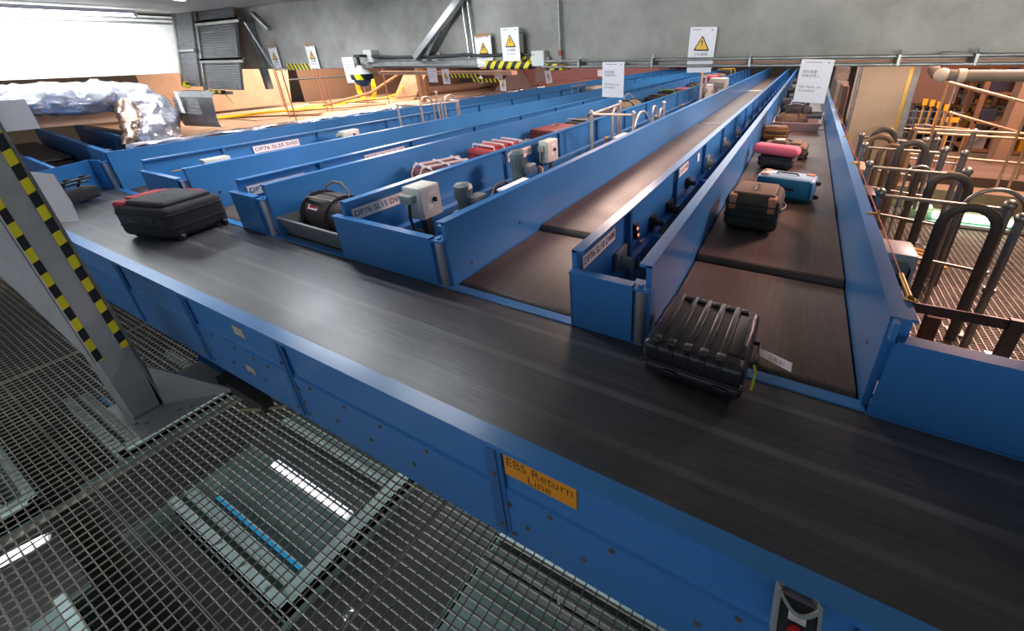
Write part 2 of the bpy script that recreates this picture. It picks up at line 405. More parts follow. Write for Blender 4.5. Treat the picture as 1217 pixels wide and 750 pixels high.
ZW = 1.37
def lane(label, xl, xr, blockL, blockR, yend=27.0, ribs='LR', roller=None):
    cx = (xl+xr)/2; off = Vector((-cx, -1.8, 0))
    t = thing('belt_conveyor', label, 'conveyor', (cx, 1.8, 0), group='side conveyors feeding the main return belt')
    P = lambda b, n, m, s=False, par=t: part(b, n, m, par, off, s)
    b = MB(); seg_belt(b, xl+.012, xr-.012, 1.775, 2.84, .905, .05); P(b, 'belt', BELT, True)
    b = MB(); seg_belt(b, xl+.012, xr-.012, 2.83, 9.0, .943, .05); P(b, 'belt', BELT2, True)
    b = MB(); seg_belt(b, xl+.012, xr-.012, 9.10, 17.0, .935, .04); P(b, 'belt', BELT2, True)
    b = MB(); seg_belt(b, xl+.012, xr-.012, 17.1, yend, .935, .04); P(b, 'belt', BELT2, True)
    for y in (9.05, 17.05):
        b = MB(); b.cyl((xl+.01, y, .935), (xr-.01, y, .935), .022, 14); P(b, 'transfer_roller', STEEL, True)
    b = MB(); b.box(xl+.02, xr-.02, 1.80, yend, .52, .80); P(b, 'bed_frame', BLUE_D)
    for side, x, sg_ in (('L', xl, -1), ('R', xr, 1)):
        b = MB(); e = .030
        b.box(x, x+sg_*e, 1.745, yend, .56, ZW)
        b.box(x+sg_*.0005, x+sg_*(e+.038), 1.745, yend, ZW-.012, ZW+.003)          # folded top
        b.box(x+sg_*e, x+sg_*(e+.05), 1.76, yend, .935, .965)                 # lower rail
        P(b, 'side_guard', BLUE)
        for k in range(20):
            y = 2.5+1.22*k
            b = MB(); b.box(x+sg_*e, x+sg_*(e+.035), y-.018, y+.018, .6, ZW-.012); P(b, 'stiffener', BLUE_D)
    for y in (2.2, 6.2, 10.2, 14.2):
        for xx in (xl+.06, xr-.06):
            b = MB(); b.box(xx-.04, xx+.04, y-.04, y+.04, 0, .52); b.box(xx-.08, xx+.08, y-.08, y+.08, 0, .012); P(b, 'leg', BLUE_D)
    if blockL is not None:
        b = MB(); b.box(blockL, blockR, 1.700, 1.712, .885, 1.258); b.box(blockL, blockR, 1.692, 1.745, 1.246, 1.264)
        b.box(blockL, blockL+.012, 1.70, 1.76, .885, 1.25); b.box(blockR-.012, blockR, 1.70, 1.76, .885, 1.25)
        P(b, 'end_panel', BLUE)
    if roller:
        b = MB(); b.cyl((roller, 1.735, .905), (roller, 1.735, 1.235), .032, 20); P(b, 'guide_roller', mat('roller_steel', '#b9b9bc', .3, .65), True)
        b = MB(); b.box(roller-.045, roller+.05, 1.70, 1.80, 1.238, 1.252); b.cyl((roller, 1.735, 1.252), (roller, 1.735, 1.262), .016, 6)
        b.box(roller+.03, roller+.05, 1.745, 1.775, 1.15, 1.36)
        P(b, 'roller_bracket', BLUE)
    return t, off
def plate(t, off, x, y0, y1, z0, z1, body, face='+x', m=PAPER):
    b = MB(); b.box(x, x+.004, y0, y1, z0, z1); pl = part(b, 'name_plate', m, t, off); pl['label'] = 'white name plate reading '+body
    b = MB()
    for (ya, yb, za, zb) in ((y0, y1, z1-.003, z1), (y0, y1, z0, z0+.003), (y0, y0+.003, z0, z1), (y1-.003, y1, z0, z1)): b.box(x+.004, x+.0048, ya, yb, za, zb)
    part(b, 'plate_border', INK, pl, off)
    w_ = y1-y0
    o = text(body, .066, (x+.0052, (y0+y1)/2, (z0+z1)/2), '+x', INK, None)
    xs = [v.co.y for v in o.data.vertices]; k = (w_*.92)/(max(xs)-min(xs)); c_ = (y0+y1)/2
    for v in o.data.vertices: v.co.y = c_+(v.co.y-(max(xs)+min(xs))/2)*k
    o.data.transform(Matrix.Translation(off)); o.parent = pl
L05, O05 = lane('rightmost side conveyor carrying a queue of suitcases, trays and soft bags', -.53, .455, -.985, -.615, roller=-.583)
L10, O10 = lane('empty side conveyor, wide bare belt running straight back between two blue guards', -1.93, -.99, -3.05, -2.035, roller=-1.99)
L15, O15 = lane('side conveyor loaded with strapped red suitcases and grey tray at its mouth', -4.0, -2.98, -4.545, -4.135, roller=-4.07)
L20, O20 = lane('empty side conveyor just behind the large black and red suitcase', -5.43, -4.47, -6.45, -5.58, roller=-5.51)
L25, O25 = lane('side conveyor farthest left, its outer guard beside the foil strip and cardboard deck', -7.42, -6.45, None, None, roller=-7.56)
plate(L25, O25, -6.405, 2.82, 3.42, 1.215, 1.315, 'DP76 SL25 SV05')
plate(L20, O20, -4.435, 1.79, 2.33, 1.20, 1.30, 'DP76 SL20 DV07')
plate(L20, O20, -4.435, 3.02, 3.60, 1.225, 1.325, 'DP76 SL20 SV05')
plate(L15, O15, -2.945, 1.79, 2.31, 1.20, 1.30, 'DP76 SL15 DV07')
plate(L15, O15, -2.945, 3.68, 4.26, 1.205, 1.315, 'DP76 SL15 SV05')
plate(L10, O10, -.955, 1.80, 2.27, 1.225, 1.315, 'DP76 SL10 DV08')
plate(L10, O10, -.955, 3.68, 4.20, 1.225, 1.315, 'DP76 SL10 SV05')
# front corner bracket of the rightmost guard, with slotted hole, and pull cord with tension spring
b = MB(); b.box(.462, .53, 1.745, 1.765, 1.05, 1.36); b.box(.462, .482, 1.70, 1.76, 1.285, 1.37); b.box(.46, .55, 1.90, 1.915, 1.16, 1.37); b.box(.46, .55, 1.76, 1.915, 1.355, 1.368)
part(b, 'corner_bracket', BLUE, L05, O05)
b = MB(); b.tube([(.545, 1.93, 1.375), (.545, 2.15, 1.375)], .012, 10); b.tube([(.545+.018*math.cos(a*PI/6), 1.92+.018*math.sin(a*PI/6)-.01, 1.378) for a in range(12)], .004, 6, closed=True)
part(b, 'cord_spring', BRASS, L05, O05, True)
b = MB(); b.tube([(.545, 2.15, 1.375), (.545, 24, 1.375)], .0035, 6)
part(b, 'pull_cord', mat('red_cord', '#a8352c', .5), L05, O05)
for y in (3.0, 4.4, 5.8, 7.2, 8.6):
    b = MB(); b.box(.49, .56, y-.008, y+.008, 1.33, 1.385); b.cyl((.545, y, 1.36), (.545, y, 1.40), .007, 8); part(b, 'cord_eyelet', BRASS, L05, O05)

# fittings between the two rightmost conveyors: bearing blocks and sensors bolted to the side of the empty lane
for y, z, s in ((2.35, 1.02, 1), (3.05, 1.06, .6), (3.55, 1.0, .9), (4.2, 1.08, .55), (5.2, 1.05, 1), (6.4, 1.05, 1), (7.5, 1.05, 1)):
    b = MB(); b.box(-.955, -.93, y-.09*s, y+.09*s, z-.11*s, z+.10*s, bev=.004); b.cyl((-.93, y, z), (-.86, y, z), .045*s, 16); b.cyl((-.93, y, z), (-.915, y, z), .065*s, 16)
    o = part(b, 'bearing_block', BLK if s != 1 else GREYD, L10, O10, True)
for y, z in ((2.62, 1.17), (2.64, 1.11)):
    b = MB(); b.box(-.955, -.925, y-.02, y+.02, z-.035, z+.035); part(b, 'sensor', BLK, L10, O10)
    b = MB(); b.cyl((-.925, y, z), (-.92, y, z), .012, 12); part(b, 'sensor_lens', mat('orange_lens', '#ff9a6a', .3, emit=1.2), L10, O10)
b = MB(); b.box(-.955, -.90, 1.95, 8.5, .955, .985); b.box(-.92, -.60, 2.9, 2.96, .7, 1.0); b.box(-.92, -.60, 4.6, 4.66, .7, 1.0)
part(b, 'cable_channel', BLUE, L10, O10)
b = MB(); b.box(-.957, -.945, 1.85, 3.1, .80, .93); b.box(-.957, -.945, 3.3, 4.7, .82, .94); b.box(-.957, -.935, 2.75, 2.85, .80, 1.0)
part(b, 'side_plate', STEEL, L10, O10)
b = MB(); b.box(-.954, -.951, 4.62, 4.72, 1.20, 1.29); part(b, 'notice', PAPER, L10, O10)
# round inspection bolts on the inner guard faces
for (t, off, x, sgx, y, z) in ((L10, O10, -1.93, 1, 1.95, .99), (L10, O10, -1.93, 1, 2.55, 1.08), (L05, O05, -.53, 1, 2.75, 1.02), (L05, O05, .455, -1, 1.95, 1.1), (L20, O20, -5.43, 1, 2.08, 1.0), (L20, O20, -5.43, 1, 1.95, 1.07)):
    b = MB(); b.cyl((x, y, z), (x+sgx*.006, y, z), .013, 14); part(b, 'bolt', INK if x < -5 else STEEL, t, off, True)

# ================================================================== EQUIPMENT STANDING BETWEEN THE CONVEYORS
def ctrl_box(label, x, y, z, sx, sy, sz, post=True, variant=0):
    """grey wall enclosure on a black post; its door faces the walkway (+x side) and a rotary switch sits on it"""
    t = thing('control_box', label, 'control box', (x, y, 0), group=None)
    b = MB(); b.box(-sx/2, sx/2, -sy/2, sy/2, z, z+sz, bev=.006); b.build('enclosure', GREYP, t, True)
    b = MB(); b.box(sx/2, sx/2+.008, -sy/2+.008, sy/2-.008, z+.008, z+sz-.008, bev=.003); d = b.build('door', GREYP, t, True)
    b = MB(); b.cyl((sx/2+.008, .03, z+sz*.55), (sx/2+.022, .03, z+sz*.55), .018, 14); b.box(sx/2+.02, sx/2+.034, .024, .036, z+sz*.55-.018, z+sz*.55+.018); b.build('switch_knob', BLK, d)
    b = MB(); b.box(sx/2+.008, sx/2+.010, -.02, .06, z+sz*.72, z+sz*.83); b.build('label_plate', PAPER, d)
    b = MB(); b.box(sx/2+.008, sx/2+.010, -.045, .005, z+sz*.30, z+sz*.44); b.cyl((sx/2+.010, -.02, z+sz*.39), (sx/2+.014, -.02, z+sz*.39), .008, 10); b.build('lock_plate', PAPER, d)
    b = MB(); b.box(-sx/2+.02, sx/2-.04, -sy/2-.06, -sy/2, z+sz*.55, z+sz*.8, bev=.004); b.build('isolator', GREYD, t, True)
    b = MB(); b.tube([(0, -sy/2-.03, z+sz*.56), (0, -sy/2-.05, z+.02), (0, -sy/2-.03, z-.08), (0, -.03, z-.14), (0, .02, z-.1)], .011, 8, up=(1, 0, 0)); b.build('conduit', RUB, t, True)
    if post:
        b = MB(); b.box(-.03, .03, -.03, .03, 0, z+.002); b.box(-.08, .08, -.08, .08, 0, .012); b.build('post', RUB, t)
        b = MB(); b.box(-.025, .025, -.06, .06, z-.025, z); b.build('bracket', RUB, t)
    return t
ctrl_box('grey control box with black knob beside the grey motor at the DV07 name plate', -2.62, 2.20, 1.16, .18, .21, .26)
ctrl_box('cream control box lit warm, next to the taller motor and second name plate', -2.80, 4.43, 1.09, .12, .26, .27)
ctrl_box('tall grey control box far back between the conveyors, with round orange button', -2.55, 14.6, .90, .5, .6, .62)
t = ctrl_box('small grey control box standing far back by the tall slotted post', -2.5, 12.5, 1.05, .25, .5, .42)
ctrl_box('small grey box in the leftmost gap, right of the dome shaped switch', -6.02, 3.95, 1.22, .12, .26, .15, variant=1)
ctrl_box('pale grey box in the left gap with green indicator, far back under the beam', -5.95, 12.4, 1.1, .3, .9, .30)
ctrl_box('small grey box in the left gap between handrail and far end', -5.95, 8.6, 1.14, .12, .2, .14)
# limit switch with rod in the leftmost gap
t = thing('limit_switch', 'grey switch housing with brass rod in the leftmost gap between guards', 'switch', (-6.02, 2.25, 0))
b = MB(); b.box(-.06, .06, -.14, .12, 1.20, 1.33, bev=.01); b.build('housing', GREYP, t, True)
b = MB(); b.tube([(0, -.14, 1.27), (0, -.24, 1.26), (0, -.42, 1.265)], .008, 8); b.cyl((0, -.22, 1.26), (0, -.18, 1.26), .018, 10); b.build('rod', BRASS, t, True)
b = MB(); b.box(-.025, .025, -.025, .025, 0, 1.2); b.box(-.07, .07, -.07, .07, 0, .012); b.build('post', STEEL_D, t)
t = thing('limit_switch', 'low grey switch with cable eyelet left of the SL25 name plate', 'switch', (-6.02, 2.78, 0))
b = MB(); b.box(-.04, .04, -.08, .08, 1.20, 1.25, bev=.01); b.build('housing', GREYD, t, True)
b = MB(); b.cyl((0, .08, 1.225), (0, .16, 1.225), .012, 8); b.build('eyelet', BRASS, t, True)
b = MB(); b.box(-.02, .02, -.02, .02, 0, 1.2); b.build('post', STEEL_D, t)
t = thing('limit_switch', 'dome shaped grey switch right of the SL25 name plate', 'switch', (-6.02, 3.58, 0))
b = MB(); b.box(-.05, .05, -.09, .09, 1.18, 1.24, bev=.02, seg=3); b.build('housing', GREYD, t, True)
b = MB(); b.cyl((0, .09, 1.22), (0, .17, 1.22), .01, 8); b.build('eyelet', BRASS, t, True)
b = MB(); b.box(-.02, .02, -.02, .02, 0, 1.18); b.build('post', STEEL_D, t)
o = MB(); o.tube([(-5.96, y, 1.255-.01*math.sin(y)) for y in (2.37, 2.7, 2.9, 3.5, 3.7, 4.6, 6, 9, 14)], .003, 6)
tag(o.build('pull_cord', mat('red_cord', '#a8352c', .5)), 'thin red pull cord running along the leftmost gap between guards', 'cord')

def motor(label, x, y, z, r, h, gx=.12):
    t = thing('gear_motor', label, 'motor', (x, y, 0))
    b = MB(); b.cyl((0, 0, z+h*.42), (0, 0, z+h*.80), r, 24); b.cyl((0, 0, z), (0, 0, z+h*.42), r*.9, 20); b.build('motor_body', MOTOR, t, True)
    b = MB(); b.cyl((0, 0, z+h*.80), (0, 0, z+h*.93), r*1.03, 24); b.cyl((0, 0, z+h*.93), (0, 0, z+h), r*1.03, 24, r*.75); b.build('fan_cowl', MOTOR, t, True)
    for k in range(14):
        a = 2*PI*k/14
        b = MB(); b.box(r*.97, r*1.06, -.004, .004, z+h*.45, z+h*.78, M=Matrix.Rotation(a, 4, 'Z')); b.build('cooling_fin', MOTOR, t)
    b = MB(); b.box(r*.5, r*.5+.10, -.02, .13, z+h*.30, z+h*.55, bev=.006); b.build('terminal_box', MOTOR, t, True)
    b = MB(); b.box(-r*1.1, r*1.1, -r*1.3, r*1.5, z-.14, z, bev=.015); b.cyl((-r*1.1-.05, 0, z-.07), (r*1.2, 0, z-.07), .03, 14); b.build('gearbox', MOTOR, t, True)
    b = MB(); b.box(r*1.035, r*1.045, -.025, .03, z+h*.82, z+h*.93, M=Matrix.Rotation(.1, 4, 'Z')); b.build('rating_label', PAPER, t)
    b = MB(); b.box(-.06, .06, -.08, .08, .012, z-.139); b.box(-.12, .12, -.14, .14, 0, .012); b.build('mounting_bracket', BLUE_D, t)
    return t
motor('upright grey motor with white label right of the grey control box', -2.52, 2.56, 1.10, .075, .24)
motor('taller upright grey motor standing in front of the SV05 name plate', -2.60, 3.50, 1.09, .085, .34)
# brass air cylinder, lids, hoses beside the motors
t = thing('air_cylinder', 'brass coloured tension rod fixed behind the guard of the empty wide conveyor', 'rod', (-2.06, 1.95, 0))
b = MB(); b.cyl((0, -.10, 1.255), (-.03, .62, 1.285), .016, 12); b.build('barrel', BRASS, t, True)
b = MB(); b.cyl((-.03, .62, 1.285), (-.04, .9, 1.29), .007, 8); b.tube([(-.03+.02*math.cos(a*PI/5), .30, 1.285+.02*math.sin(a*PI/5)) for a in range(10)], .006, 6, up=(0, 1, 0), closed=True); b.build('piston_rod', STEEL, t, True)
b = MB(); b.box(-.02, .10, -.13, -.09, 1.20, 1.30); b.build('clamp', BLUE, t)
for (y, l) in ((2.95, 'white junction box lid lying low between guards beside the first motor'), (5.55, 'pale junction box at the foot of the bright access handrail')):
    t = thing('junction_box', l, 'box', (-2.20, y, 0))
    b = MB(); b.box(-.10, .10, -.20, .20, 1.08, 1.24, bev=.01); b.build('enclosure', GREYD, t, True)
    b = MB(); b.box(-.105, .105, -.205, .205, 1.24, 1.262, bev=.006); b.build('lid', PAPER, t, True)
    b = MB(); b.box(-.03, .03, -.03, .03, 0, 1.08); b.build('post', STEEL_D, t)
o = MB(); o.tube([(-2.45, 2.7, 1.08), (-2.5, 2.9, 1.13), (-2.62, 3.1, 1.15), (-2.66, 3.3, 1.14), (-2.62, 3.42, 1.05)], .012, 8)
tag(o.build('hose', RUB), 'black hose looping between the two grey motors', 'hose')
o = MB(); o.tube([(-2.40, 3.65, 1.14), (-2.46, 3.75, 1.19), (-2.6, 3.9, 1.16), (-2.68, 3.98, 1.05)], .012, 8); 
tag(o.build('hose', mat('orange_brown_hose', '#9a6540', .5)), 'short brown hose from the taller motor to the cream control box', 'hose')
o = MB(); o.tube([(-2.05, 2.4, 1.255), (-2.05, 3.4, 1.30), (-2.05, 5, 1.29), (-2.05, 8, 1.28), (-2.05, 14, 1.28)], .003, 6)
tag(o.build('pull_cord', mat('red_cord', '#a8352c', .5)), 'red pull cord along the guard beside the motors', 'cord')
o = MB(); o.box(-2.86, -2.78, 1.8, 12, 1.00, 1.06); o.box(-2.93, -2.90, 1.8, 20, .98, 1.03)
tag(o.build('cable_duct', BLUE_D), 'low blue duct running along the gap behind the motors', 'duct')
for y, l in ((4.72, 'brass cord post just past the cream control box'), (6.7, 'brass cord post just beyond the bright access handrail'), (8.4, 'third brass cord post, far behind the handrail')):
    t = thing('cord_post', l, 'post', (-2.12, y, 0))
    b = MB(); b.box(-.015, .015, -.02, .02, 0, 1.31); b.build('stem', BLUE_D, t)
    b = MB(); b.cyl((0, 0, 1.31), (0, 0, 1.36), .02, 10); b.sph((0, 0, 1.37), .024, 10); b.build('eyelet', BRASS, t, True)

def crossing(label, x0, x1, ys, zt, zb, m, loc, ball=.034, r=.024):
    """hand rail frame of a step-over: a post pair with rail, then inverted U hoops"""
    t = thing('access_handrail', label, 'handrail', loc)
    return t
# handrail frame in the gap between the motors' gap and the far hall (bright)
t = thing('access_handrail', 'bright tubular access handrail with hoops behind the cream control box', 'handrail', (-2.55, 5.3, 0))
R_ = RAILM
def post(t, x, y, z0, z1, r, m, ball=0, name='post'):
    b = MB(); b.cyl((x, y, z0), (x, y, z1), r, 14)
    if ball: b.sph((x, y, z1+ball*.4), ball, 14)
    return b.build(name, m, t, True)
def bar(t, p0, p1, r, m, name='rail'):
    b = MB(); b.cyl(p0, p1, r, 12); return b.build(name, m, t, True)
def hoop(t, x, y, z0, zt, wd, r, m, axis='y', name='hoop', sq=1., seg=10):
    pts = []; R = wd/2
    pts.append((-R, 0, z0)); pts.append((-R, 0, zt-R))
    pts += [(R*math.cos(PI-PI*k/12), 0, zt-R+R*math.sin(PI*k/12)) for k in range(1, 12)]
    pts += [(R, 0, zt-R), (R, 0, z0)]
    M = Matrix.Translation((x, y, 0)) @ (Matrix.Rotation(PI/2, 4, 'Z') if axis == 'y' else Matrix.Identity(4))
    b = MB(); b.tube(pts, r, seg, up=(0, 1, 0), M=M, sq=sq)
    return b.build(name, m, t, True)
post(t, -.06, 0, 0, 1.575, .024, R_, .034)
post(t, .36, .55, 0, 1.515, .022, R_, .034)
post(t, -.06, 1.05, 0, 1.60, .022, R_, .034)
bar(t, (-.06, 0, 1.565), (.36, .55, 1.505), .017, R_); bar(t, (-.06, 0, 1.565), (-.06, 1.05, 1.595), .017, R_)
hoop(t, -.06, .85, .0, 1.56, .20, .02, R_); hoop(t, .34, .98, .0, 1.50, .9*.9, .018, R_)
post(t, .20, 2.6, 0, 1.44, .028, R_, .038); hoop(t, .10, 2.35, 0, 1.42, .22, .02, R_)
hoop(t, .28, 2.2, 0, 1.40, .2, .018, R_)
t = thing('access_handrail', 'grey tubular access handrail in the leftmost gap beyond the grey boxes', 'handrail', (-5.95, 4.85, 0))
for (x, y, z) in ((0, 0, 1.63), (.02, .46, 1.575), (.0, .95, 1.57), (-.02, 1.42, 1.55)): post(t, x, y, 0, z, .02, R_, .024)
bar(t, (0, 0, 1.63), (.02, .46, 1.575), .015, R_); bar(t, (.02, .46, 1.575), (-.02, 1.45, 1.55), .015, R_)
hoop(t, -.25, .85, 0, 1.68, .30, .018, R_); hoop(t, -.25, 1.45, 0, 1.66, .32, .018, R_); post(t, -.25, 1.12, 0, 1.72, .02, R_, .03)
t = thing('access_handrail', 'slender steel post pair with yellow cap far back between the conveyors', 'handrail', (-2.5, 11.7, 0))
post(t, 0, 0, 0, 1.78, .04, R_, 0); post(t, .0, .55, 0, 1.74, .04, R_, 0); bar(t, (0, 0, 1.70), (0, .55, 1.68), .02, R_)
b = MB(); b.cyl((0, 0, 1.78), (0, 0, 1.84), .045, 12); b.build('cap', YEL, t, True)
t = thing('access_handrail', 'small handrail frame in the left gap by the far pale box', 'handrail', (-6.0, 10.9, 0))
for k in range(3): post(t, 0, .45*k, 0, 1.5, .02, STEEL_D, .026)
bar(t, (0, 0, 1.48), (0, .9, 1.48), .015, STEEL_D)

# ================================================================== LUGGAGE
def cmat(name, col, rough=.7, **k): return mat(name, col, rough, **k)
NYL_K = cmat('black_nylon', '#232327', .78, noise=.12, scale=30, bump=.15, bscale=220)
NYL_G = cmat('dark_grey_nylon', '#37373b', .75, noise=.12, scale=30, bump=.15, bscale=220)
NYL_BR = cmat('brown_nylon', '#6a5748', .75, noise=.1, scale=30, bump=.12, bscale=220)
NYL_RED = cmat('red_nylon', '#a03038', .7, noise=.1, scale=25, bump=.12, bscale=220)
NYL_BURG = cmat('burgundy_cloth', '#5b2f38', .75, noise=.15, scale=20, bump=.12, bscale=200)
NYL_OL = cmat('olive_black_cloth', '#3a3a30', .8, noise=.15, scale=20, bump=.12, bscale=200)
TEAL = cmat('teal_cloth', '#0e6f94', .6, noise=.08, scale=20, bump=.1, bscale=200)
ICE = cmat('pale_blue_panel', '#8fb0cf', .4)
PINKM = cmat('pink_quilt', '#d4607a', .65, noise=.06, scale=10)
LEATH = cmat('tan_leather', '#b0785a', .5)
ORLE = cmat('orange_brown_leather', '#7e4a2c', .5, noise=.15, scale=12)
WSTRAP = cmat('white_strap', '#dcd6d6', .6)
GHAND = cmat('khaki_webbing', '#7d7762', .8)
TRAYG = cmat('grey_tray_plastic', '#6f7072', .4)
TRAYP = cmat('dusty_pink_tray_plastic', '#a98a88', .4)
LIME = cmat('lime_ribbon', '#8fd321', .5)

def suitcase(label, loc, rz, L, W, H, body, trim=NYL_K, face=None, r=.045, name='suitcase', tilt=None, wheels='-x', handle_top=True, handle_side='-y',
             pocket=True, straps=0, strap_m=None, tagp=False, zips=True, group=None, piping=True, hard=False, tagpos=None):
    """lying suitcase: L along x (wheels at one end), W along y, H up. Parts: body, zip line, pockets, handles, wheels, feet, straps"""
    t = thing(name, label, 'suitcase', loc, rz, group)
    if tilt: t.rotation_euler = (tilt[0], tilt[1], rz)
    z0 = .02
    b = MB(); b.box(-L/2, L/2, -W/2, W/2, z0, H, bev=r, seg=4); bd = b.build('body', body, t, True, 60)
    if zips:
        for k, zz in enumerate((H*.42, H*.78)):
            b = MB(); e = .003; rr = r
            pts = []
            for cx, cy, a0 in ((L/2-rr, W/2-rr, 0), (-L/2+rr, W/2-rr, PI/2), (-L/2+rr, -W/2+rr, PI), (L/2-rr, -W/2+rr, 3*PI/2)):
                for q in range(5): a = a0+PI/2*q/4; pts.append((cx+(rr+e)*math.cos(a), cy+(rr+e)*math.sin(a), zz))
            b.tube(pts, .006, 6, closed=True); b.build('zip', trim, bd, True)
    if face is not None:
        b = MB(); b.box(-L/2+r*.9, L/2-r*.9, -W/2+r*.9, W/2-r*.9, H-.004, H+.022, bev=.02, seg=3); b.build('front_panel', face, t, True, 60)
    if pocket:
        b = MB(); b.box(-L*.30, L*.05, -W*.34, W*.34, H-.01, H+.04, bev=.018, seg=3); pk = b.build('pocket', body if face is None else face, t, True, 60)
        b = MB(); b.tube([(-L*.28, -W*.30, H+.04), (L*.03, -W*.30, H+.04)], .004, 6); b.build('zip', trim, pk, True)
        b = MB(); b.box(L*.12, L*.36, -W*.34, W*.34, H-.01, H+.03, bev=.014, seg=3); b.build('pocket', body if face is None else face, t, True, 60)
    s = -1 if wheels == '-x' else 1
    for q in (-1, 1):
        b = MB(); b.cyl((s*(L/2-.012), q*(W/2-.065)-.014, .034), (s*(L/2-.012), q*(W/2-.065)+.014, .034), .034, 16)
        wl = b.build('wheel', RUB, t, True)
        b = MB(); b.box(s*(L/2-.05), s*(L/2+.008), q*(W/2-.065)-.025, q*(W/2-.065)+.025, .03, .085, bev=.008); b.build('wheel_housing', BLK, wl, True)
        b = MB(); b.cyl((-s*(L/2-.05), q*(W/2-.07), 0), (-s*(L/2-.05), q*(W/2-.07), .024), .015, 10); b.build('foot', RUB, t, True)
    # carry handles: one on the end opposite the wheels, one on a long side
    def arc(p0, p1, out, hgt): 
        p0, p1, out = Vector(p0), Vector(p1), Vector(out); return [p0+(p1-p0)*k/8+out*(hgt*math.sin(PI*k/8)) for k in range(9)]
    b = MB(); b.tube(arc((-s*L/2, -.10, H*.62), (-s*L/2, .10, H*.62), (-s, 0, 0), .035), .011, 8); b.build('carry_handle', BLK, t, True)
    sy = -1 if handle_side == '-y' else 1
    b = MB(); b.tube(arc((-.12, sy*W/2, H*.62), (.12, sy*W/2, H*.62), (0, sy, 0), .03), .011, 8); b.build('carry_handle', BLK, t, True)
    b = MB(); b.box(-.15, .15, sy*(W/2-.002), sy*(W/2+.006), H*.56, H*.68, bev=.002); b.build('handle_base', BLK, t, True)
    if handle_top:
        b = MB(); b.tube(arc((-.10, .0, H+.02), (.10, .0, H+.02), (0, 0, 1), .02), .009, 8) ; b.build('carry_handle', BLK, t, True)
    for k in range(straps):
        x = -L*.36+L*.72*k/max(1, straps-1); e = .006
        b = MB(); hh = H+(.024 if face is not None else .0)+(.040 if pocket else 0)
        b.sweep([(x, -W/2-e, .03), (x, -W/2-e, H-.03), (x, -W/2+.03, hh+e), (x, W/2-.03, hh+e), (x, W/2+e, H-.03), (x, W/2+e, .03)], [(-.011, -.003), (.011, -.003), (.011, .003), (-.011, .003)], up=(1, 0, 0))
        b.build('strap', strap_m or WSTRAP, t)
    if tagp:
        p = Vector(tagpos) if tagpos else Vector((-s*(L/2+.03), .05, H*.6))
        b = MB(); b.prism([p, p+Vector((.0, .03, .01)), p+Vector((.10, .07, .02)), p+Vector((.11, .03, .0))], (0, 0, .002)); b.build('luggage_tag', PAPER, t)
    return t

# --- big black and red case on the main belt
big = suitcase('large black and red suitcase lying on the main return belt', (-5.06, 1.42, .90), math.radians(14), .62, .50, .31,
    NYL_K, face=NYL_K, wheels='+x', pocket=False, handle_side='-y', r=.055)
b = MB(); b.box(-.345, -.17, -.22, .22, .21, .335, bev=.035, seg=3); o = b.build('end_pocket', NYL_RED, big, True, 60); o['label'] = 'red end pocket'
b = MB(); b.box(-.20, .26, -.20, .20, .30, .352, bev=.03, seg=3); o = b.build('pocket', NYL_G, big, True, 60)
b = MB(); b.box(-.30, -.20, -.13, .13, .322, .352, bev=.012, seg=3); o2 = b.build('pocket', NYL_RED, big, True, 60); o2['label'] = 'red pocket flap'
b = MB(); b.box(.02, .20, .16, .19, .345, .356, bev=.003); b.build('piping', NYL_RED, big, True)
b = MB(); b.box(-.316, -.309, -.08, .02, .09, .105); b.build('badge', REDP, big)

# --- hard black case crossing onto the main belt
hs = thing('hard_suitcase', 'black ribbed hard shell suitcase sliding from the rightmost conveyor onto the main belt', 'suitcase', (-.245, 1.725, .922), math.radians(-2))
L, W, H = .46, .49, .20
b = MB(); b.box(-L/2, L/2, -W/2, W/2, .085, H, bev=.035, seg=4); b.build('upper_shell', mat('black_ribbed_plastic', '#26262a', .32, spec=.6), hs, True, 60)
b = MB(); b.box(-L/2, L/2, -W/2+.01, W/2-.01, .0, .085, bev=.035, seg=4); b.build('lower_shell', mat('black_ribbed_plastic', '#26262a', .32), hs, True, 60)
b = MB(); b.box(-L/2+.004, L/2-.004, -W/2+.004, W/2-.004, .075, .095, bev=.004); b.build('seam', RUB, hs)
SH = mat('black_ribbed_plastic', '#26262a', .32)
for k in range(5):
    x = -.165+.072*k
    b = MB(); b.box(x-.014, x+.014, -W/2+.025, W/2-.025, H-.008, H+.012, bev=.006); b.box(x-.014, x+.014, -W/2-.008, -W/2+.03, .11, H-.01, bev=.005)
    b.build('rib', SH, hs, True)
    b = MB(); b.box(x-.02, x+.018, -.236, -.19, H-.002, H+.016, bev=.005); b.build('corner_block', SH, hs, True)
    b = MB(); b.box(x+.016, x+.056, .18, .215, H-.004, H+.010, bev=.004); b.build('corner_block', SH, hs, True)
b = MB(); b.box(.145, .22, -.16, .16, H-.006, H+.006, bev=.004); b.build('handle_recess', BLK, hs, True)
b = MB(); b.tube([(.20, -.12, H), (.205, -.11, H+.022), (.21, 0, H+.028), (.205, .11, H+.022), (.20, .12, H)], .011, 8, up=(1, 0, 0)); b.build('carry_handle', SH, hs, True)
b = MB(); b.tube([(L/2, -.08, .12), (L/2+.03, -.07, .125), (L/2+.03, .07, .125), (L/2, .08, .12)], .011, 8); b.build('carry_handle', SH, hs, True)
for (x, y) in ((-.2, -.12), (-.2, .12)):
    b = MB(); b.cyl((x-.045, y-.014, .05), (x-.045, y+.014, .05), .032, 16); b.build('wheel', RUB, hs, True)
for y in (-.14, .0, .14):
    b = MB(); b.box(-.25, -.215, y-.03, y+.03, .10, .14, bev=.006); b.build('latch', SH, hs, True)
for x in (-.09, .14):
    b = MB(); b.box(x-.035, x+.035, -.247, -.228, .035, .065, bev=.008); b.build('catch_plate', SH, hs, True)
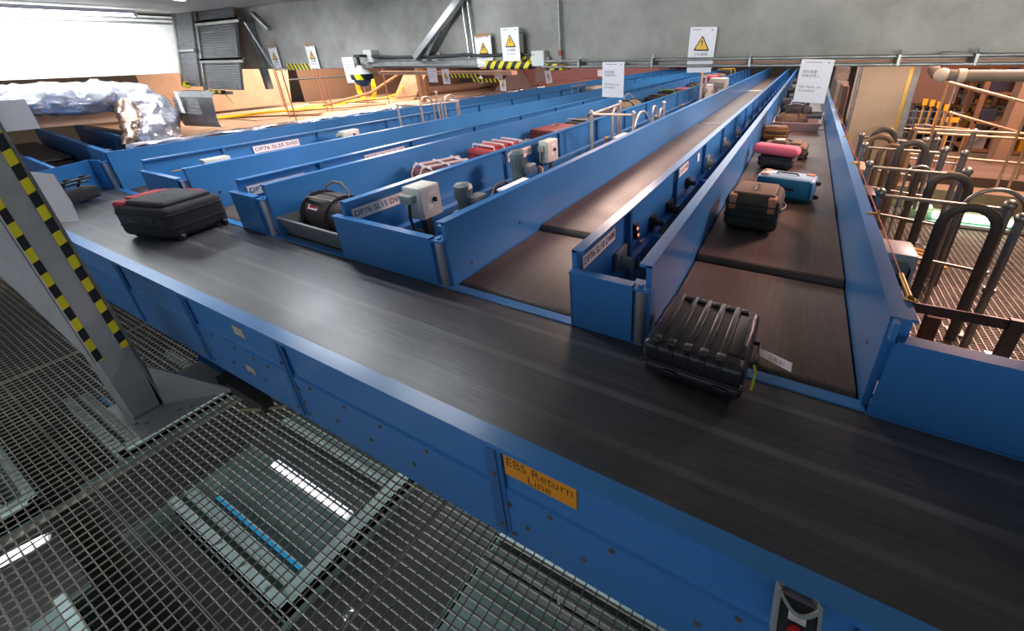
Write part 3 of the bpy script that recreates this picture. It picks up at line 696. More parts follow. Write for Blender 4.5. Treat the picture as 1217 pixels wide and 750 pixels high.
b = MB(); b.prism([(.26, -.02, .13), (.26, .03, .135), (.40, -.06, .17), (.40, -.11, .16)], (0, 0, .0015)); lt = b.build('luggage_tag', PAPER, hs); lt['label'] = 'white airline barcode tag'
b = MB()
for k in range(9):
    u0 = .33+.055*k; u1 = u0+(.016 if k % 3 else .03)
    A = Vector((.26, -.02, .132)); B_ = Vector((.40, -.11, .1618)); n = Vector((0, .05, .0075))
    p0 = A+(B_-A)*u0+n*.18; p1 = A+(B_-A)*u1+n*.18
    b.prism([p0, p1, p1+n*.55, p0+n*.55], (0, 0, .0012))
b.build('barcode', GINK, lt)
b = MB(); b.tube([(.25, -.07, .12), (.265, -.10, .09), (.262, -.13, .01)], .006, 6, sq=.4); o = b.build('ribbon', mat('yellow_ribbon', '#c9cc20', .5), hs, True); o['label'] = 'yellow ribbon'

# --- queue on the rightmost side conveyor
ZB = .945
t = suitcase('brown soft suitcase with leather corners, first in the queue on the rightmost conveyor', (-.225, 3.64, ZB), math.radians(-92), .46, .42, .31, NYL_OL, face=NYL_BR, pocket=False, wheels='-x', handle_side='+y', r=.05)
for q in (-1, 1):
    b = MB(); b.box(.12, .235, q*.15-.03, q*.15+.03, .19, .318, bev=.012); o = b.build('corner_patch', LEATH, t, True); o['label'] = 'tan leather corner patch'
b = MB(); b.box(.0, .06, -.06, .06, .313, .318); b.build('luggage_tag', PAPER, t)
b = MB(); b.box(-.10, -.07, -.07, .07, .31, .325, bev=.004); b.build('handle_base', NYL_K, t)
t = thing('suitcase', 'bright teal suitcase with pale blue top behind the brown case', 'suitcase', (-.01, 4.56, ZB), math.radians(-8))
b = MB(); b.box(-.27, .27, -.17, .12, .03, .34, bev=.05, seg=4); b.build('body', ICE, t, True, 60)
b = MB(); b.box(-.25, .25, -.195, -.15, .045, .325, bev=.035, seg=4); b.build('front_panel', TEAL, t, True, 60)
b = MB(); b.box(.0, .10, -.202, -.19, .17, .21, bev=.004); b.build('badge', BLK, t)
b = MB(); b.tube([(-.10, -.03, .335), (-.09, -.03, .362), (.09, -.03, .362), (.10, -.03, .335)], .012, 8, up=(0, 1, 0)); b.build('carry_handle', NYL_G, t, True)
for (a_, c_) in ((-.20, .05), (-.20, -.10), (.2, .05)):
    b = MB(); b.box(a_-.04, a_+.04, c_-.04, c_+.04, .31, .352, bev=.012); o = b.build('corner_patch', LEATH, t, True)
for zz in (.08, .28):
    b = MB(); b.cyl((.285, -.09, zz), (.285, -.06, zz), .03, 14); b.cyl((.255, -.075, zz), (.285, -.075, zz), .02, 10); b.build('wheel', RUB, t, True)
b = MB(); b.box(-.24, .24, -.15, .10, 0, .034, bev=.006); b.build('foot', RUB, t)
b = MB(); b.box(-.205, -.11, -.06, .02, .342, .347); b.build('luggage_tag', PAPER, t)
t.scale = (1, 1, .70)
# pink cushion topped case
t = suitcase('black wheeled case lying under the pink padded bag', (-.17, 5.84, ZB), math.radians(-95), .44, .42, .16, NYL_G, pocket=False, wheels='+x', handle_top=False)
o = MB(); o.box(-.27, .27, -.17, .17, 0, .12, bev=.055, seg=5); o = o.build('padded_bag', PINKM, None, True, 80)
o.location = (-.20, 5.72, ZB+.176); o.rotation_euler = (math.radians(-6), math.radians(2), math.radians(-6)); tag(o, 'pink padded bag resting on the black wheeled case', 'bag')
lb = MB(); lb.box(-.05, .07, -.10, -.05, .121, .124); lb.build('label_patch', LEATH, o)
t = suitcase('dark brown case with white tag behind the pink padded bag', (-.12, 6.46, ZB), math.radians(-4), .56, .38, .19, NYL_BR, pocket=True, wheels='+x', tagp=True, tagpos=(-.12, -.1, .235))
t = suitcase('upright orange brown leather case behind the dark brown case, left of the pink tray', (-.34, 7.66, ZB), math.radians(6), .40, .34, .23, ORLE, pocket=False, wheels='-x', trim=BRASS)
b = MB(); b.box(-.205, -.195, -.10, .10, .08, .18); b.build('label_patch', BRASS, t)

def tray(label, loc, rz, L, W, H, m, th=.012):
    t = thing('luggage_tray', label, 'tray', loc, rz)
    b = MB(); f = .045
    o0 = [(-L/2+f, -W/2+f), (L/2-f, -W/2+f), (L/2-f, W/2-f), (-L/2+f, W/2-f)]; o1 = [(-L/2, -W/2), (L/2, -W/2), (L/2, W/2), (-L/2, W/2)]
    B_ = b.b
    ring = lambda P, z: [B_.verts.new((x, y, z)) for x, y in P]
    i0 = [(x*(1-2*th/L), y*(1-2*th/W)) for x, y in o0]; i1 = [(x*(1-2*th/L), y*(1-2*th/W)) for x, y in o1]
    a, c, d, e = ring(o0, 0), ring(o1, H), ring(i1, H), ring(i0, th)
    for P, Q in ((a, c), (c, d), (d, e)):
        for k in range(4): B_.faces.new((P[k], P[(k+1) % 4], Q[(k+1) % 4], Q[k]))
    B_.faces.new(a[::-1]); B_.faces.new(e)
    b.build('tub', m, t)
    b = MB(); b.sweep([(-L/2, -W/2, H), (L/2, -W/2, H), (L/2, W/2, H), (-L/2, W/2, H)], [(-.014, -.010), (.014, -.010), (.014, .010), (-.014, .010)], closed=True); b.build('rim', m, t)
    return t
def duffel(label, loc, rz, L, R, body, trim, handle=GHAND, badge=None, name='duffel_bag'):
    t = thing(name, label, 'bag', loc, rz)
    b = MB(); N_ = 12
    rings = []
    for i in range(N_+1):
        u = i/N_; x = -L/2+L*u; k = min(1, (math.sin(PI*max(.03, min(.97, u))))**.28)
        w = random.uniform(.985, 1.015)
        rings.append([b.b.verts.new((x, R*1.12*k*w*math.cos(a), R*.98+R*.98*k*w*max(-1, min(1, math.sin(a)*1.12)))) for a in [2*PI*j/20 for j in range(20)]])
    for A, B_ in zip(rings[:-1], rings[1:]):
        for j in range(20): b.b.faces.new((A[j], A[(j+1) % 20], B_[(j+1) % 20], B_[j]))
    b.b.faces.new(rings[0]); b.b.faces.new(rings[-1][::-1])
    bd = b.build('body', body, t, True, 70)
    for x in (-L*.24, L*.24):
        pts = [(x, R*1.14*math.cos(a), R*.98+R*1.0*math.sin(a)) for a in [PI*(-.35)+PI*1.7*k/16 for k in range(17)]]
        b = MB(); b.sweep(pts, [(-.016, -.003), (.016, -.003), (.016, .003), (-.016, .003)], up=(1, 0, 0)); b.build('webbing', trim, t)
    b = MB(); b.tube([(-L*.42, 0, R*1.90), (0, 0, R*1.985), (L*.42, 0, R*1.90)], .006, 6); b.build('zip', trim, bd, True)
    b = MB(); b.tube([(-L*.24, .05, R*1.95), (-L*.20, .07, R*2.25), (-L*.06, .08, R*2.55), (L*.10, .08, R*2.55), (L*.22, .07, R*2.25), (L*.26, .05, R*1.95)], .012, 8, up=(0, 1, 0), sq=.6); b.build('carry_handle', handle, t, True)
    b = MB(); b.tube([(-L*.28, -.10, R*1.85), (-L*.12, -.12, R*2.02), (L*.05, -.12, R*2.03), (L*.16, -.09, R*1.95), (L*.22, -.08, R*1.9)], .010, 8, sq=.6); b.build('carry_handle', handle, t, True)
    if badge:
        b = MB(); b.box(-L*.10, L*.08, -.02, .02, 0, .003, M=Matrix.Translation((-.02, -R*.93, R*1.55)) @ Matrix.Rotation(math.radians(52), 4, 'X')); o = b.build('badge', PAPER, t)
        b2 = MB(); b2.box(-L*.085, L*.065, -.008, .008, .003, .004, M=Matrix.Translation((-.02, -R*.93, R*1.55)) @ Matrix.Rotation(math.radians(52), 4, 'X')); b2.build('badge_stripe', REDP, o)
    return t
tray('dusty pink luggage tray holding the dark duffel on the rightmost conveyor', (-.05, 8.88, ZB), math.radians(2), .78, .56, .15, TRAYP)
duffel('dark duffel bag with gold trimmed ends lying in the dusty pink tray', (-.15, 8.95, ZB+.014), math.radians(3), .56, .13, NYL_BR, BRASS, handle=NYL_K)
tray('grey luggage tray behind the dusty pink tray', (.03, 10.05, ZB), math.radians(-3), .76, .56, .15, TRAYG)
duffel('black duffel bag with a loose blue strap in the grey tray on the rightmost conveyor', (-.10, 10.15, ZB+.014), math.radians(-3), .58, .16, NYL_K, NYL_G, handle=ICE)
for (x, y, r, LL, WW, HH, mm, lab) in ((-.25, 11.3, -88, .62, .42, .28, NYL_K, 'black suitcase behind the grey tray on the rightmost conveyor'),
        (-.12, 12.6, -80, .66, .44, .30, NYL_G, 'dark grey suitcase behind the hanging no stack sheet on the rightmost conveyor'),
        (-.22, 14.0, -95, .66, .44, .34, NYL_K, 'black suitcase farther back on the rightmost conveyor'),
        (-.15, 15.6, -70, .66, .44, .32, NYL_BR, 'brown suitcase near the far end of the rightmost conveyor'),
        (-.22, 17.8, -90, .70, .46, .36, NYL_K, 'last black suitcase in view on the rightmost conveyor')):
    suitcase(lab, (x, y, ZB if y < 9 else .937), math.radians(r), LL, WW, HH, mm)

# --- bags on the middle conveyor
tray('dark grey luggage tray at the mouth of the middle conveyor under the duffel', (-3.50, 2.02, .915), math.radians(-1), .93, .56, .16, TRAYG)
duffel('dark duffel bag with khaki handles in the dark grey tray', (-3.58, 2.03, .93), math.radians(-2), .74, .165, mat('charcoal_brown_cloth', '#40383a', .75, noise=.12, scale=20), NYL_K, badge=True)
t = suitcase('burgundy suitcase bound with a net of white straps, nearest on the middle conveyor', (-3.62, 3.40, ZB), math.radians(72), .62, .46, .24, NYL_BURG, pocket=True, straps=3, tagp=True, tagpos=(-.36, -.12, .20))
for y in (-.1, .1):
    b = MB(); b.sweep([(-.325, y, .05), (-.325, y, .2), (-.28, y, .290), (.28, y, .290), (.325, y, .2), (.325, y, .05)], [(-.011, -.003), (.011, -.003), (.011, .003), (-.011, .003)], up=(0, 1, 0)); b.build('strap', WSTRAP, t)
suitcase('bright red suitcase with white straps on the middle conveyor, behind the burgundy one', (-3.58, 4.40, ZB), math.radians(80), .70, .46, .29, NYL_RED, pocket=True, straps=4, wheels='-x')
suitcase('grey and white checked bag lying just behind the bright red strapped suitcase', (-3.62, 5.12, ZB), math.radians(70), .45, .36, .20, mat('grey_check_cloth', '#8d8d93', .7, noise=.5, scale=40), pocket=False)
suitcase('dark red suitcase with black edges, behind the checked bag on the middle conveyor', (-3.60, 5.95, ZB), math.radians(84), .78, .50, .30, mat('dark_red_cloth', '#6e2228', .6, noise=.08, scale=20), pocket=False)
suitcase('black suitcase with a white string, directly behind the dark red one', (-3.55, 6.95, ZB), math.radians(84), .70, .48, .27, NYL_K, straps=1)
suitcase('flat topped black suitcase just left of the bright handrail', (-3.55, 7.85, ZB), math.radians(86), .72, .48, .29, NYL_K)
duffel('khaki grey holdall behind the hanging sheet on the middle conveyor', (-3.5, 9.15, ZB), math.radians(80), .85, .21, mat('khaki_cloth', '#5d5c50', .8, noise=.15, scale=10), NYL_K)
suitcase('black suitcase behind the khaki holdall on the middle conveyor', (-3.5, 11.2, .937), math.radians(84), .80, .50, .32, NYL_K)
suitcase('black case tied with a lime ribbon on the middle conveyor', (-3.48, 12.3, .937), math.radians(80), .75, .50, .36, NYL_K, straps=1, strap_m=LIME)
suitcase('crimson case lying between the lime tied case and the black holdall', (-3.48, 13.7, .937), math.radians(86), .80, .5, .33, mat('crimson_cloth', '#9c2440', .6), pocket=False)
duffel('black holdall behind the crimson case on the middle conveyor', (-3.5, 15.2, .937), math.radians(85), .9, .2, NYL_K, NYL_G, handle=NYL_K)
suitcase('raspberry red backpack with a lime band far down the middle conveyor', (-3.47, 17.8, .937), math.radians(85), .9, .55, .52, mat('raspberry_cloth', '#a02848', .6), straps=1, strap_m=LIME, pocket=False, r=.12)
suitcase('dark brown suitcase behind the raspberry backpack', (-3.48, 19.3, .937), math.radians(86), .85, .55, .46, NYL_BR)
suitcase('large black case with yellow straps, farthest on the middle conveyor', (-3.48, 21.6, .937), math.radians(84), 1.0, .6, .55, NYL_K, straps=2, strap_m=YEL)
# --- black bag against the far left end guard
t = thing('folding_trolley', 'black folded luggage trolley lying against the far left end guard', 'trolley', (-7.08, 1.27, .90), math.radians(-60))
b = MB(); b.box(-.26, .26, -.16, .02, .03, .17, bev=.03, seg=3); b.build('body', NYL_K, t, True)
b = MB(); [b.tube([(x, -.1, .17), (x, -.02, .29), (x, .04, .30)], .012, 8) for x in (-.16, .0, .16)]; b.tube([(-.24, .0, .27), (.24, .0, .27)], .013, 8); b.tube([(-.24, -.06, .22), (.24, -.06, .22)], .012, 8); b.build('frame', BLK, t, True)
for x in (-.2, .2):
    b = MB(); b.cyl((x-.015, -.15, .032), (x+.015, -.15, .032), .032, 12); b.build('wheel', RUB, t, True)

# ================================================================== OVERHEAD: LAMPS, BEAM SERVICES, SIGNS
def batten(label, p0, p1, power, lean=0.):
    """twin fluorescent batten with its own light"""
    p0, p1 = Vector(p0), Vector(p1); mid = (p0+p1)/2; d = p1-p0; Ln = d.length; ang = math.atan2(d.y, d.x)
    t = thing('fluorescent_lamp', label, 'lamp', mid, ang)
    b = MB(); b.box(-Ln/2, Ln/2, -.05, .05, .03, .075, bev=.006); b.build('housing', PAPER, t)
    for y in (-.025, .025):
        b = MB(); b.cyl((-Ln/2+.03, y, .015), (Ln/2-.03, y, .015), .013, 12); b.build('tube', mat('lit_tube', (.92, .96, 1), .3, emit=26), t, True)
    for s in (-1, 1):
        b = MB(); b.box(s*(Ln/2-.035), s*Ln/2, -.05, .05, -.005, .03); b.build('lampholder', PAPER, t)
    l = bpy.data.lights.new('batten_light', 'AREA'); l.shape = 'RECTANGLE'; l.size = Ln; l.size_y = .08; l.energy = power; l.color = COOL
    o = bpy.data.objects.new('batten_light', l); C.objects.link(o); o.parent = t; o.location = (0, 0, -.012); o.rotation_euler = (lean, 0, 0)
    return t
batten('twin tube ceiling lamp blazing at the top left beside the pale concrete beam', (-8.45, .9, 2.93), (-8.28, 2.85, 2.93), 80, .9)
batten('ceiling lamp above the left half of the main belt', (-6.0, 2.45, 2.94), (-4.4, 2.45, 2.94), 50)
batten('ceiling lamp above the mouth of the duffel conveyor', (-3.6, 2.2, 2.94), (-2.4, 2.2, 2.94), 16)

# conduits along the face of the beam
def pipe(label, pts, r, m, name='conduit', cat='pipe', seg=10, smooth=True):
    b = MB(); b.tube(pts, r, seg); return tag(b.build(name, m, None, smooth), label, cat)
pipe('upper thin steel conduit along the beam at right, above the lanes', [(-2.3, 3.66, 2.285), (16, 3.66, 2.285)], .012, STEEL_D)
pipe('lower thin steel conduit running across in front of the no stack sheets', [(-2.3, 3.62, 2.235), (16, 3.62, 2.235)], .012, STEEL_D)
pipe('orange lit conduit between the two grey conduits, right of the warning sheet', [(-.72, 3.74, 2.255), (4.5, 3.74, 2.255)], .006, mat('orange_pipe', '#b07050', .45))
pipe('conduit kinking upward along the beam at the far right', [(.75, 3.68, 2.30), (1.0, 3.68, 2.29), (1.45, 3.68, 2.26), (8, 3.68, 2.26)], .010, STEEL_D)
for x, l in ((-1.9, 'beam clamp just right of the hazard taped end cap'), (-1.20, 'beam clamp between the left no stack sheet and the warning sheet'), (-.42, 'beam clamp left of the right no stack sheet'), (.52, 'beam clamp right of the right no stack sheet'), (.92, 'pale beam clamp at the far right')):
    t = thing('pipe_clamp', l, 'clamp', (x, 3.65, 2.26))
    b = MB(); b.box(-.010, .010, -.05, .10, -.035, .038, bev=.003); b.build('plate', STEEL_D, t)
    b = MB(); b.cyl((0, 0, .03), (0, 0, .07), .007, 8); b.cyl((0, 0, .045), (0, 0, .055), .012, 6); b.build('bolt', STEEL, t)
pipe('thick black cable lying along the beam left of the hazard tape', [(-4.78, 3.66, 2.37), (-4.4, 3.66, 2.352), (-3.9, 3.66, 2.345), (-3.5, 3.66, 2.352), (-3.3, 3.66, 2.36), (-3.05, 3.66, 2.345), (-2.8, 3.66, 2.35), (-2.4, 3.66, 2.345)], .017, RUB, 'cable', 'cable')
b = MB(); b.box(-4.9, -2.7, 3.69, 3.74, 2.255, 2.325); b.box(-4.9, -2.7, 3.66, 3.69, 2.255, 2.262); b.box(-4.9, -2.7, 3.66, 3.69, 2.318, 2.325)
tag(b.build('cable_trunking', STEEL_D), 'grey cable trunking along the beam under the thick black cable', 'trunking')
for (x, l, s) in ((-4.82, 'grey junction box on the beam above the dome camera', .075), (-2.37, 'grey junction box right of the hazard taped lump', .075)):
    t = thing('junction_box', l, 'box', (x, 3.70, 2.37 if x < -3 else 2.31))
    b = MB(); b.box(-s, s, -.05, .05, -.07, .07, bev=.006); b.build('enclosure', GREYP, t, True)
    b = MB(); b.box(-s+.006, s-.006, -.056, -.05, -.064, .064, bev=.002); b.build('lid', GREYP, t)
    b = MB(); b.cyl((s, 0, 0), (s+.03, 0, 0), .014, 10); b.build('gland', GREYD, t, True)
# strut, double rod, downpipe
t = thing('beam_strut', 'bright slanting steel channel bolted to the beam above the trunking', 'bracket', (-3.98, 3.62, 2.34))
b = MB(); b.sweep([(0, 0, 0), (.75, 0, .52), (1.2, 0, .83)], [(-.03, -.035), (.03, -.035), (.03, .035), (-.03, .035)], up=(0, 1, 0)); b.build('channel', STEEL, t)
b = MB(); b.sweep([(.16, .06, .03), (.50, .06, .36), (.76, .06, .62)], [(-.02, -.05), (.02, -.05), (.02, .05), (-.02, .05)], up=(0, 1, 0)); b.build('rear_channel', STEEL_D, t)
for x in (-.0, .15, .30):
    b = MB(); b.box(x-.04, x+.04, -.02, .10, -.03, -.015); b.box(x-.035, x+.01, .06, .08, -.02, .05); b.build('foot_plate', STEEL, t)
for x, l in ((-3.265, 'left of two thin steel rods beside the slanting channel'), (-3.19, 'right of two thin steel rods beside the slanting channel')):
    b = MB(); b.cyl((x+.0, 3.7, 2.33), (x-.02, 3.7, 3.03), .012, 10); tag(b.build('hanger_rod', STEEL, None, True), l, 'rod')
t = thing('downpipe', 'thin upright steel pipe on the beam with a rusty joint', 'pipe', (-2.14, 3.70, 2.26))
b = MB(); b.cyl((0, 0, 0), (0, 0, .78), .013, 12); b.build('pipe', STEEL_D, t, True)
b = MB(); b.cyl((0, 0, .07), (0, 0, .12), .022, 12); b.tube([(0, 0, .0), (.05, 0, -.02), (.10, 0, -.045)], .013, 8); b.build('joint', mat('rusty_joint', '#8a4a3c', .6, .3), t, True)

# paper sheets
def tri(b, cx, cz, s, y, t=.001, k=0):
    h = s*.88; r = s*.06; P = []
    for a0, (x, z) in ((-30, (s/2-r*1.7, -h/2+r)), (90, (0, h/2-r*2)), (210, (-s/2+r*1.7, -h/2+r))):
        for q in range(5): a = math.radians(a0-60+120*q/4); P.append((cx+x+r*math.cos(a), y, cz+z+r*math.sin(a)))
    b.prism(P, (0, t, 0))
def sheet(label, x, y, zc, kind, roll=0., wd=.21, hg=.297, tape=False, lines=None, m=PAPER, tilt=0.):
    """A4 sheet hanging flat, face towards the walkway (-y)"""
    t = thing('paper_sign', label, 'sign', (x, y, zc)); t.rotation_euler = (tilt, roll, 0)
    b = MB(); b.box(-wd/2, wd/2, 0, .0012, -hg/2, hg/2); b.build('sheet', m, t)
    if kind in ('head', 'trip'):
        s = wd*.56
        b = MB(); tri(b, 0, hg*.11, s*1.12, -.0016); k = b.build('warning_triangle_border', INK, t)
        b = MB(); tri(b, 0, hg*.103, s*.86, -.0026); b.build('warning_triangle', YEL, t)
        b = MB()
        if kind == 'head':
            b.prism([(-.007, -.0036, hg*.172), (.007, -.0036, hg*.172), (.004, -.0036, hg*.092), (-.004, -.0036, hg*.092)], (0, .001, 0)); b.cyl((0, -.0036, hg*.063), (0, -.0026, hg*.063), .006, 10)
        else:   # tripping figure
            b.cyl((.004, -.0036, hg*.165), (.004, -.0026, hg*.165), .006, 10)
            for (p, q) in (((0, .155), (-.008, .10)), ((-.008, .10), (-.022, .055)), ((-.008, .10), (.012, .075)), ((.012, .075), (.02, .05)), ((0, .145), (.02, .125)), ((0, .14), (-.02, .13))):
                p = Vector((p[0], -.0036, hg*p[1])); q = Vector((q[0], -.0036, hg*q[1])); d = (q-p).normalized(); n = Vector((-d.z, 0, d.x))*.0028
                b.prism([p+n, q+n, q-n, p-n], (0, .001, 0))
            b.box(-.028, .028, -.0036, -.0026, hg*.036, hg*.044)
        b.build('pictogram', INK, t)
        body = ('小心碰頭', 'Mind your head') if kind == 'head' else ('小心絆倒', 'Mind your step')
        text(body[0], .026, (0, -.001, -hg*.17), '-y', INK, t, sx=wd/.21)
        text(body[1], .0175, (0, -.001, -hg*.275), '-y', GINK, t, sx=wd/.21)
        b = MB(); b.box(-wd*.4, -wd*.05, -.0006, 0, hg*.43, hg*.445); b.box(wd*.30, wd*.36, -.0006, 0, hg*.415, hg*.445); b.build('heading_line', GINK, t)
    if kind == 'nostack':
        text('請勿堆疊\n在輸送帶上', .024, (-wd*.40, -.001, hg*.17), '-y', GINK, t, align='LEFT', spacing=1.1)
        text('No Stack, on\nConveyor', .027, (-wd*.40, -.001, -hg*.17), '-y', GINK, t, align='LEFT', spacing=.95)
        b = MB(); b.box(-wd*.35, wd*.15, -.0006, 0, hg*.425, hg*.44); b.box(wd*.33, wd*.38, -.0006, 0, hg*.415, hg*.445); b.build('heading_line', GINK, t)
    if kind == 'lines':
        b = MB()
        for k, (a, c) in enumerate(((-.35, .3), (-.35, .35), (-.3, .25), (-.3, .3))):
            b.box(wd*a, wd*c, -.0006, 0, hg*(.22-.13*k), hg*(.22-.13*k)+.005)
        b.build('printed_line', GINK, t)
    if tape:
        b = MB(); b.box(-wd*.42, wd*.42, -.003, 0, hg/2-.012, hg/2+.022); b.build('parcel_tape', TAPEB, t)
        b = MB(); b.box(-wd*.36, wd*.36, -.003, 0, -hg/2-.016, -hg/2+.008); b.build('parcel_tape', TAPEB, t)
    return t
sheet('No Stack on Conveyor sheet hanging in front of the rightmost conveyor', .038, 3.60, 2.125, 'nostack', roll=math.radians(2))
sheet('No Stack on Conveyor sheet hanging left, over the middle conveyors', -1.552, 3.60, 2.125, 'nostack', roll=math.radians(1))
sheet('large exclamation mark warning sheet on the beam, right of centre', -.812, 3.69, 2.37, 'head', roll=math.radians(2))
sheet('blank lower sheet tucked behind the conduits under the right warning sheet', -.825, 3.72, 2.24, 'none', wd=.20, hg=.12)
sheet('exclamation mark warning sheet standing above the hazard taped lump', -2.635, 3.59, 2.44, 'head')
sheet('plain yellowed sheet behind the centre exclamation mark sheet', -2.70, 3.71, 2.43, 'none', wd=.27, hg=.22, m=mat('yellowed_paper', '#c9c9b4', .7), roll=math.radians(2))
sheet('tripping figure warning sheet with brown tape, left of the centre exclamation mark sheet', -3.03, 3.66, 2.385, 'trip', tape=True, roll=math.radians(-1))
sheet('white text sheet hanging beside the dome camera', -5.15, 3.60, 2.215, 'lines', roll=math.radians(-1))
sheet('tripping figure warning sheet with brown tape on the left part of the beam', -6.04, 3.72, 2.375, 'trip', tape=True)
sheet('leftmost warning sheet on the beam, next to the perforated trays', -6.93, 3.72, 2.375, 'head', tape=True)
sheet('white text sheet on the timber frame left of the small warning sheet', -5.765, 5.54, 2.09, 'lines')
sheet('small warning sheet on the timber frame beside the white text sheet', -5.46, 5.54, 2.036, 'head', wd=.165, hg=.24)
sheet('small warning sheet hanging below a grey sheet in front of the red net', -6.18, 8.0, 1.72, 'head', wd=.17, hg=.25)
sheet('plain grey sheet above a small warning sheet in front of the red net', -6.26, 7.98, 1.95, 'none', wd=.22, hg=.24, m=mat('grey_paper', '#a59aa2', .7))
sheet('tilted small warning sheet right of the red net', -4.95, 8.0, 1.90, 'head', wd=.15, hg=.26, roll=math.radians(-8))
sheet('white diamond shaped slip left of the red net', -6.80, 8.0, 1.84, 'none', wd=.13, hg=.13, roll=math.radians(45))
sheet('white slip far back above the red net, right side', -4.2, 9.0, 1.93, 'none', wd=.12, hg=.14)
t = sheet('white sheet taped to the grey steel column near its top', -3.8985, .60, 2.10, 'none', wd=.23, hg=.16); t.rotation_euler = (0, 0, math.radians(90))

for o in [o for o in C.objects if o.name.startswith('paper_sign') and o.location.y > 7]:
    b = MB(); b.cyl((0, .002, .06), (0, .002, 5.6-o.location.z), .003, 6); st = b.build('hanging_string', GINK, o)
    st.rotation_euler = (0, -o.rotation_euler.y, 0)
# hazard-tape wrapped padding on the beam edge
HAZ = stripe_mat('hazard_tape', .105, (1, 0, -.75)); HAZ2 = stripe_mat('hazard_tape_small', .085, (1, 0, .6))
b = MB(); b.box(-3.02, -2.45, 3.62, 3.75, 2.215, 2.30, bev=.025, seg=3); 
tag(b.build('padding', HAZ, None, True), 'hazard taped padding lump on the beam edge under the exclamation mark sheet', 'padding')
b = MB(); b.box(-2.60, -2.44, 3.66, 3.74, 2.29, 2.36, bev=.012); tag(b.build('padding', HAZ, None, True), 'short hazard taped wrap right of the centre exclamation mark sheet', 'padding')
b = MB(); b.box(-2.27, -2.08, 3.62, 3.74, 2.205, 2.265, bev=.015); tag(b.build('padding', HAZ, None, True), 'hazard taped end cap where the thin conduits start', 'padding')
b = MB(); b.box(-6.72, -6.17, 3.735, 3.80, 2.215, 2.30); tag(b.build('hazard_strip', HAZ2), 'black and yellow strip on the beam edge between the two left warning sheets', 'tape')
b = MB(); b.box(-5.35, -4.75, 5.5, 5.53, 2.02, 2.08); tag(b.build('hazard_strip', HAZ2), 'hazard strip on the timber behind the beam, left of the padding lump', 'tape')
b = MB(); b.box(-4.85, -4.30, 5.5, 5.53, 1.955, 2.01, M=Matrix.Rotation(0, 4, 'Y')); tag(b.build('hazard_strip', HAZ2), 'lower hazard strip behind the beam under the padding lump', 'tape')
b = MB(); b.box(-7.15, -4.1, 5.55, 5.70, 2.06, 2.12); tag(b.build('timber_beam', CARD), 'horizontal board behind the beam carrying the hazard strips', 'timber')
# dome camera
t = thing('dome_camera', 'white dome camera wrapped in hazard tape hanging below the beam', 'camera', (-4.92, 3.58, 2.14))
b = MB(); b.cyl((0, 0, .03), (0, 0, .085), .125, 24, .07); b.cyl((0, 0, .085), (0, 0, .13), .055, 20, .025); b.build('cap', mat('white_plastic', '#f0f0f2', .4), t, True)
b = MB(); b.cyl((0, 0, -.03), (0, 0, .032), .128, 28); b.build('tape_band', stripe_mat('hazard_tape_band', .16, (1, .3, .4), '#e6e01c'), t, True)
b = MB(); b.sph((0, 0, -.03), .10, 20, (1, 1, .85)); b.build('dome', mat('smoked_dome', '#5b6672', .15), t, True)
b = MB(); b.cyl((0, 0, .12), (0, 0, .25), .02, 10); b.box(-.03, .09, -.03, .12, .22, .25); b.build('bracket', BLK, t)

# perforated cable trays hanging in the corner
def perf(b, x0, x1, za, zb, tilt, y0, pitch=.05, hole=.55):
    """sheet with punched slots, from z=za up to zb, leaning"""
    n = int((x1-x0)/pitch); mrows = int((zb-za)/pitch)
    F = lambda x, z: (x, y0+(z-za)*tilt, z)
    for i in range(n+1):
        x = x0+(x1-x0)*i/n; wdt = pitch*.25
        b.prism([F(max(x0, x-wdt), za), F(min(x1, x+wdt), za), F(min(x1, x+wdt), zb), F(max(x0, x-wdt), zb)], (0, .003, 0))
    for j in range(mrows+1):
        z = za+(zb-za)*j/mrows; wdt = pitch*.3
        b.prism([F(x0, max(za, z-wdt)), F(x1, max(za, z-wdt)), F(x1, min(zb, z+wdt)), F(x0, min(zb, z+wdt))], (0, .003, 0))
TR = mat('perforated_steel', '#77777a', .5, .6, noise=.15, scale=8)
t = thing('cable_tray', 'wide perforated steel cable tray hanging in the corner, with angle rungs', 'cable tray', (-7.75, 3.35, 1.96))
b = MB(); perf(b, -.58, .42, 0, 1.15, .22, 0, .032); b.build('tray_sheet', TR, t)
b = MB(); b.prism([(-.58, .03, 0), (.42, .03, 0), (.42, .03+1.15*.22, 1.15), (-.58, .03+1.15*.22, 1.15)], (0, .002, 0)); b.build('backing_sheet', STEEL_D, t)
for s in (-.60,):
    b = MB(); b.sweep([(s, -.02, -.02), (s, -.02+1.15*.22, 1.13)], [(-.018, -.03), (.018, -.03), (.018, .03), (-.018, .03)], up=(1, 0, 0)); b.build('side_rail', STEEL, t)
for z in (.42, .93):
    b = MB(); b.box(-.60, .62, -.05+z*.22, -.01+z*.22, z-.015, z+.015); b.box(-.60, .62, -.05+z*.22, -.045+z*.22, z-.05, z+.015); b.build('angle_rung', STEEL_D, t)
t = thing('cable_tray', 'narrow perforated steel cable tray beside the wide one, against the pale beam', 'cable tray', (-8.62, 3.30, 2.0))
b = MB(); perf(b, -.26, .22, 0, 1.05, .22, 0, .032); b.build('tray_sheet', TR, t)
b = MB(); b.prism([(-.26, .03, 0), (.22, .03, 0), (.22, .03+1.05*.22, 1.05), (-.26, .03+1.05*.22, 1.05)], (0, .002, 0)); b.build('backing_sheet', STEEL_D, t)
b = MB(); b.sweep([(-.28, -.02, 0), (-.28, -.02+1.05*.22, 1.05)], [(-.015, -.025), (.015, -.025), (.015, .025), (-.015, .025)], up=(1, 0, 0)); b.build('side_rail', STEEL, t)
b = MB(); b.box(-.28, .24, .08, .11, .50, .53); b.build('angle_rung', STEEL, t)
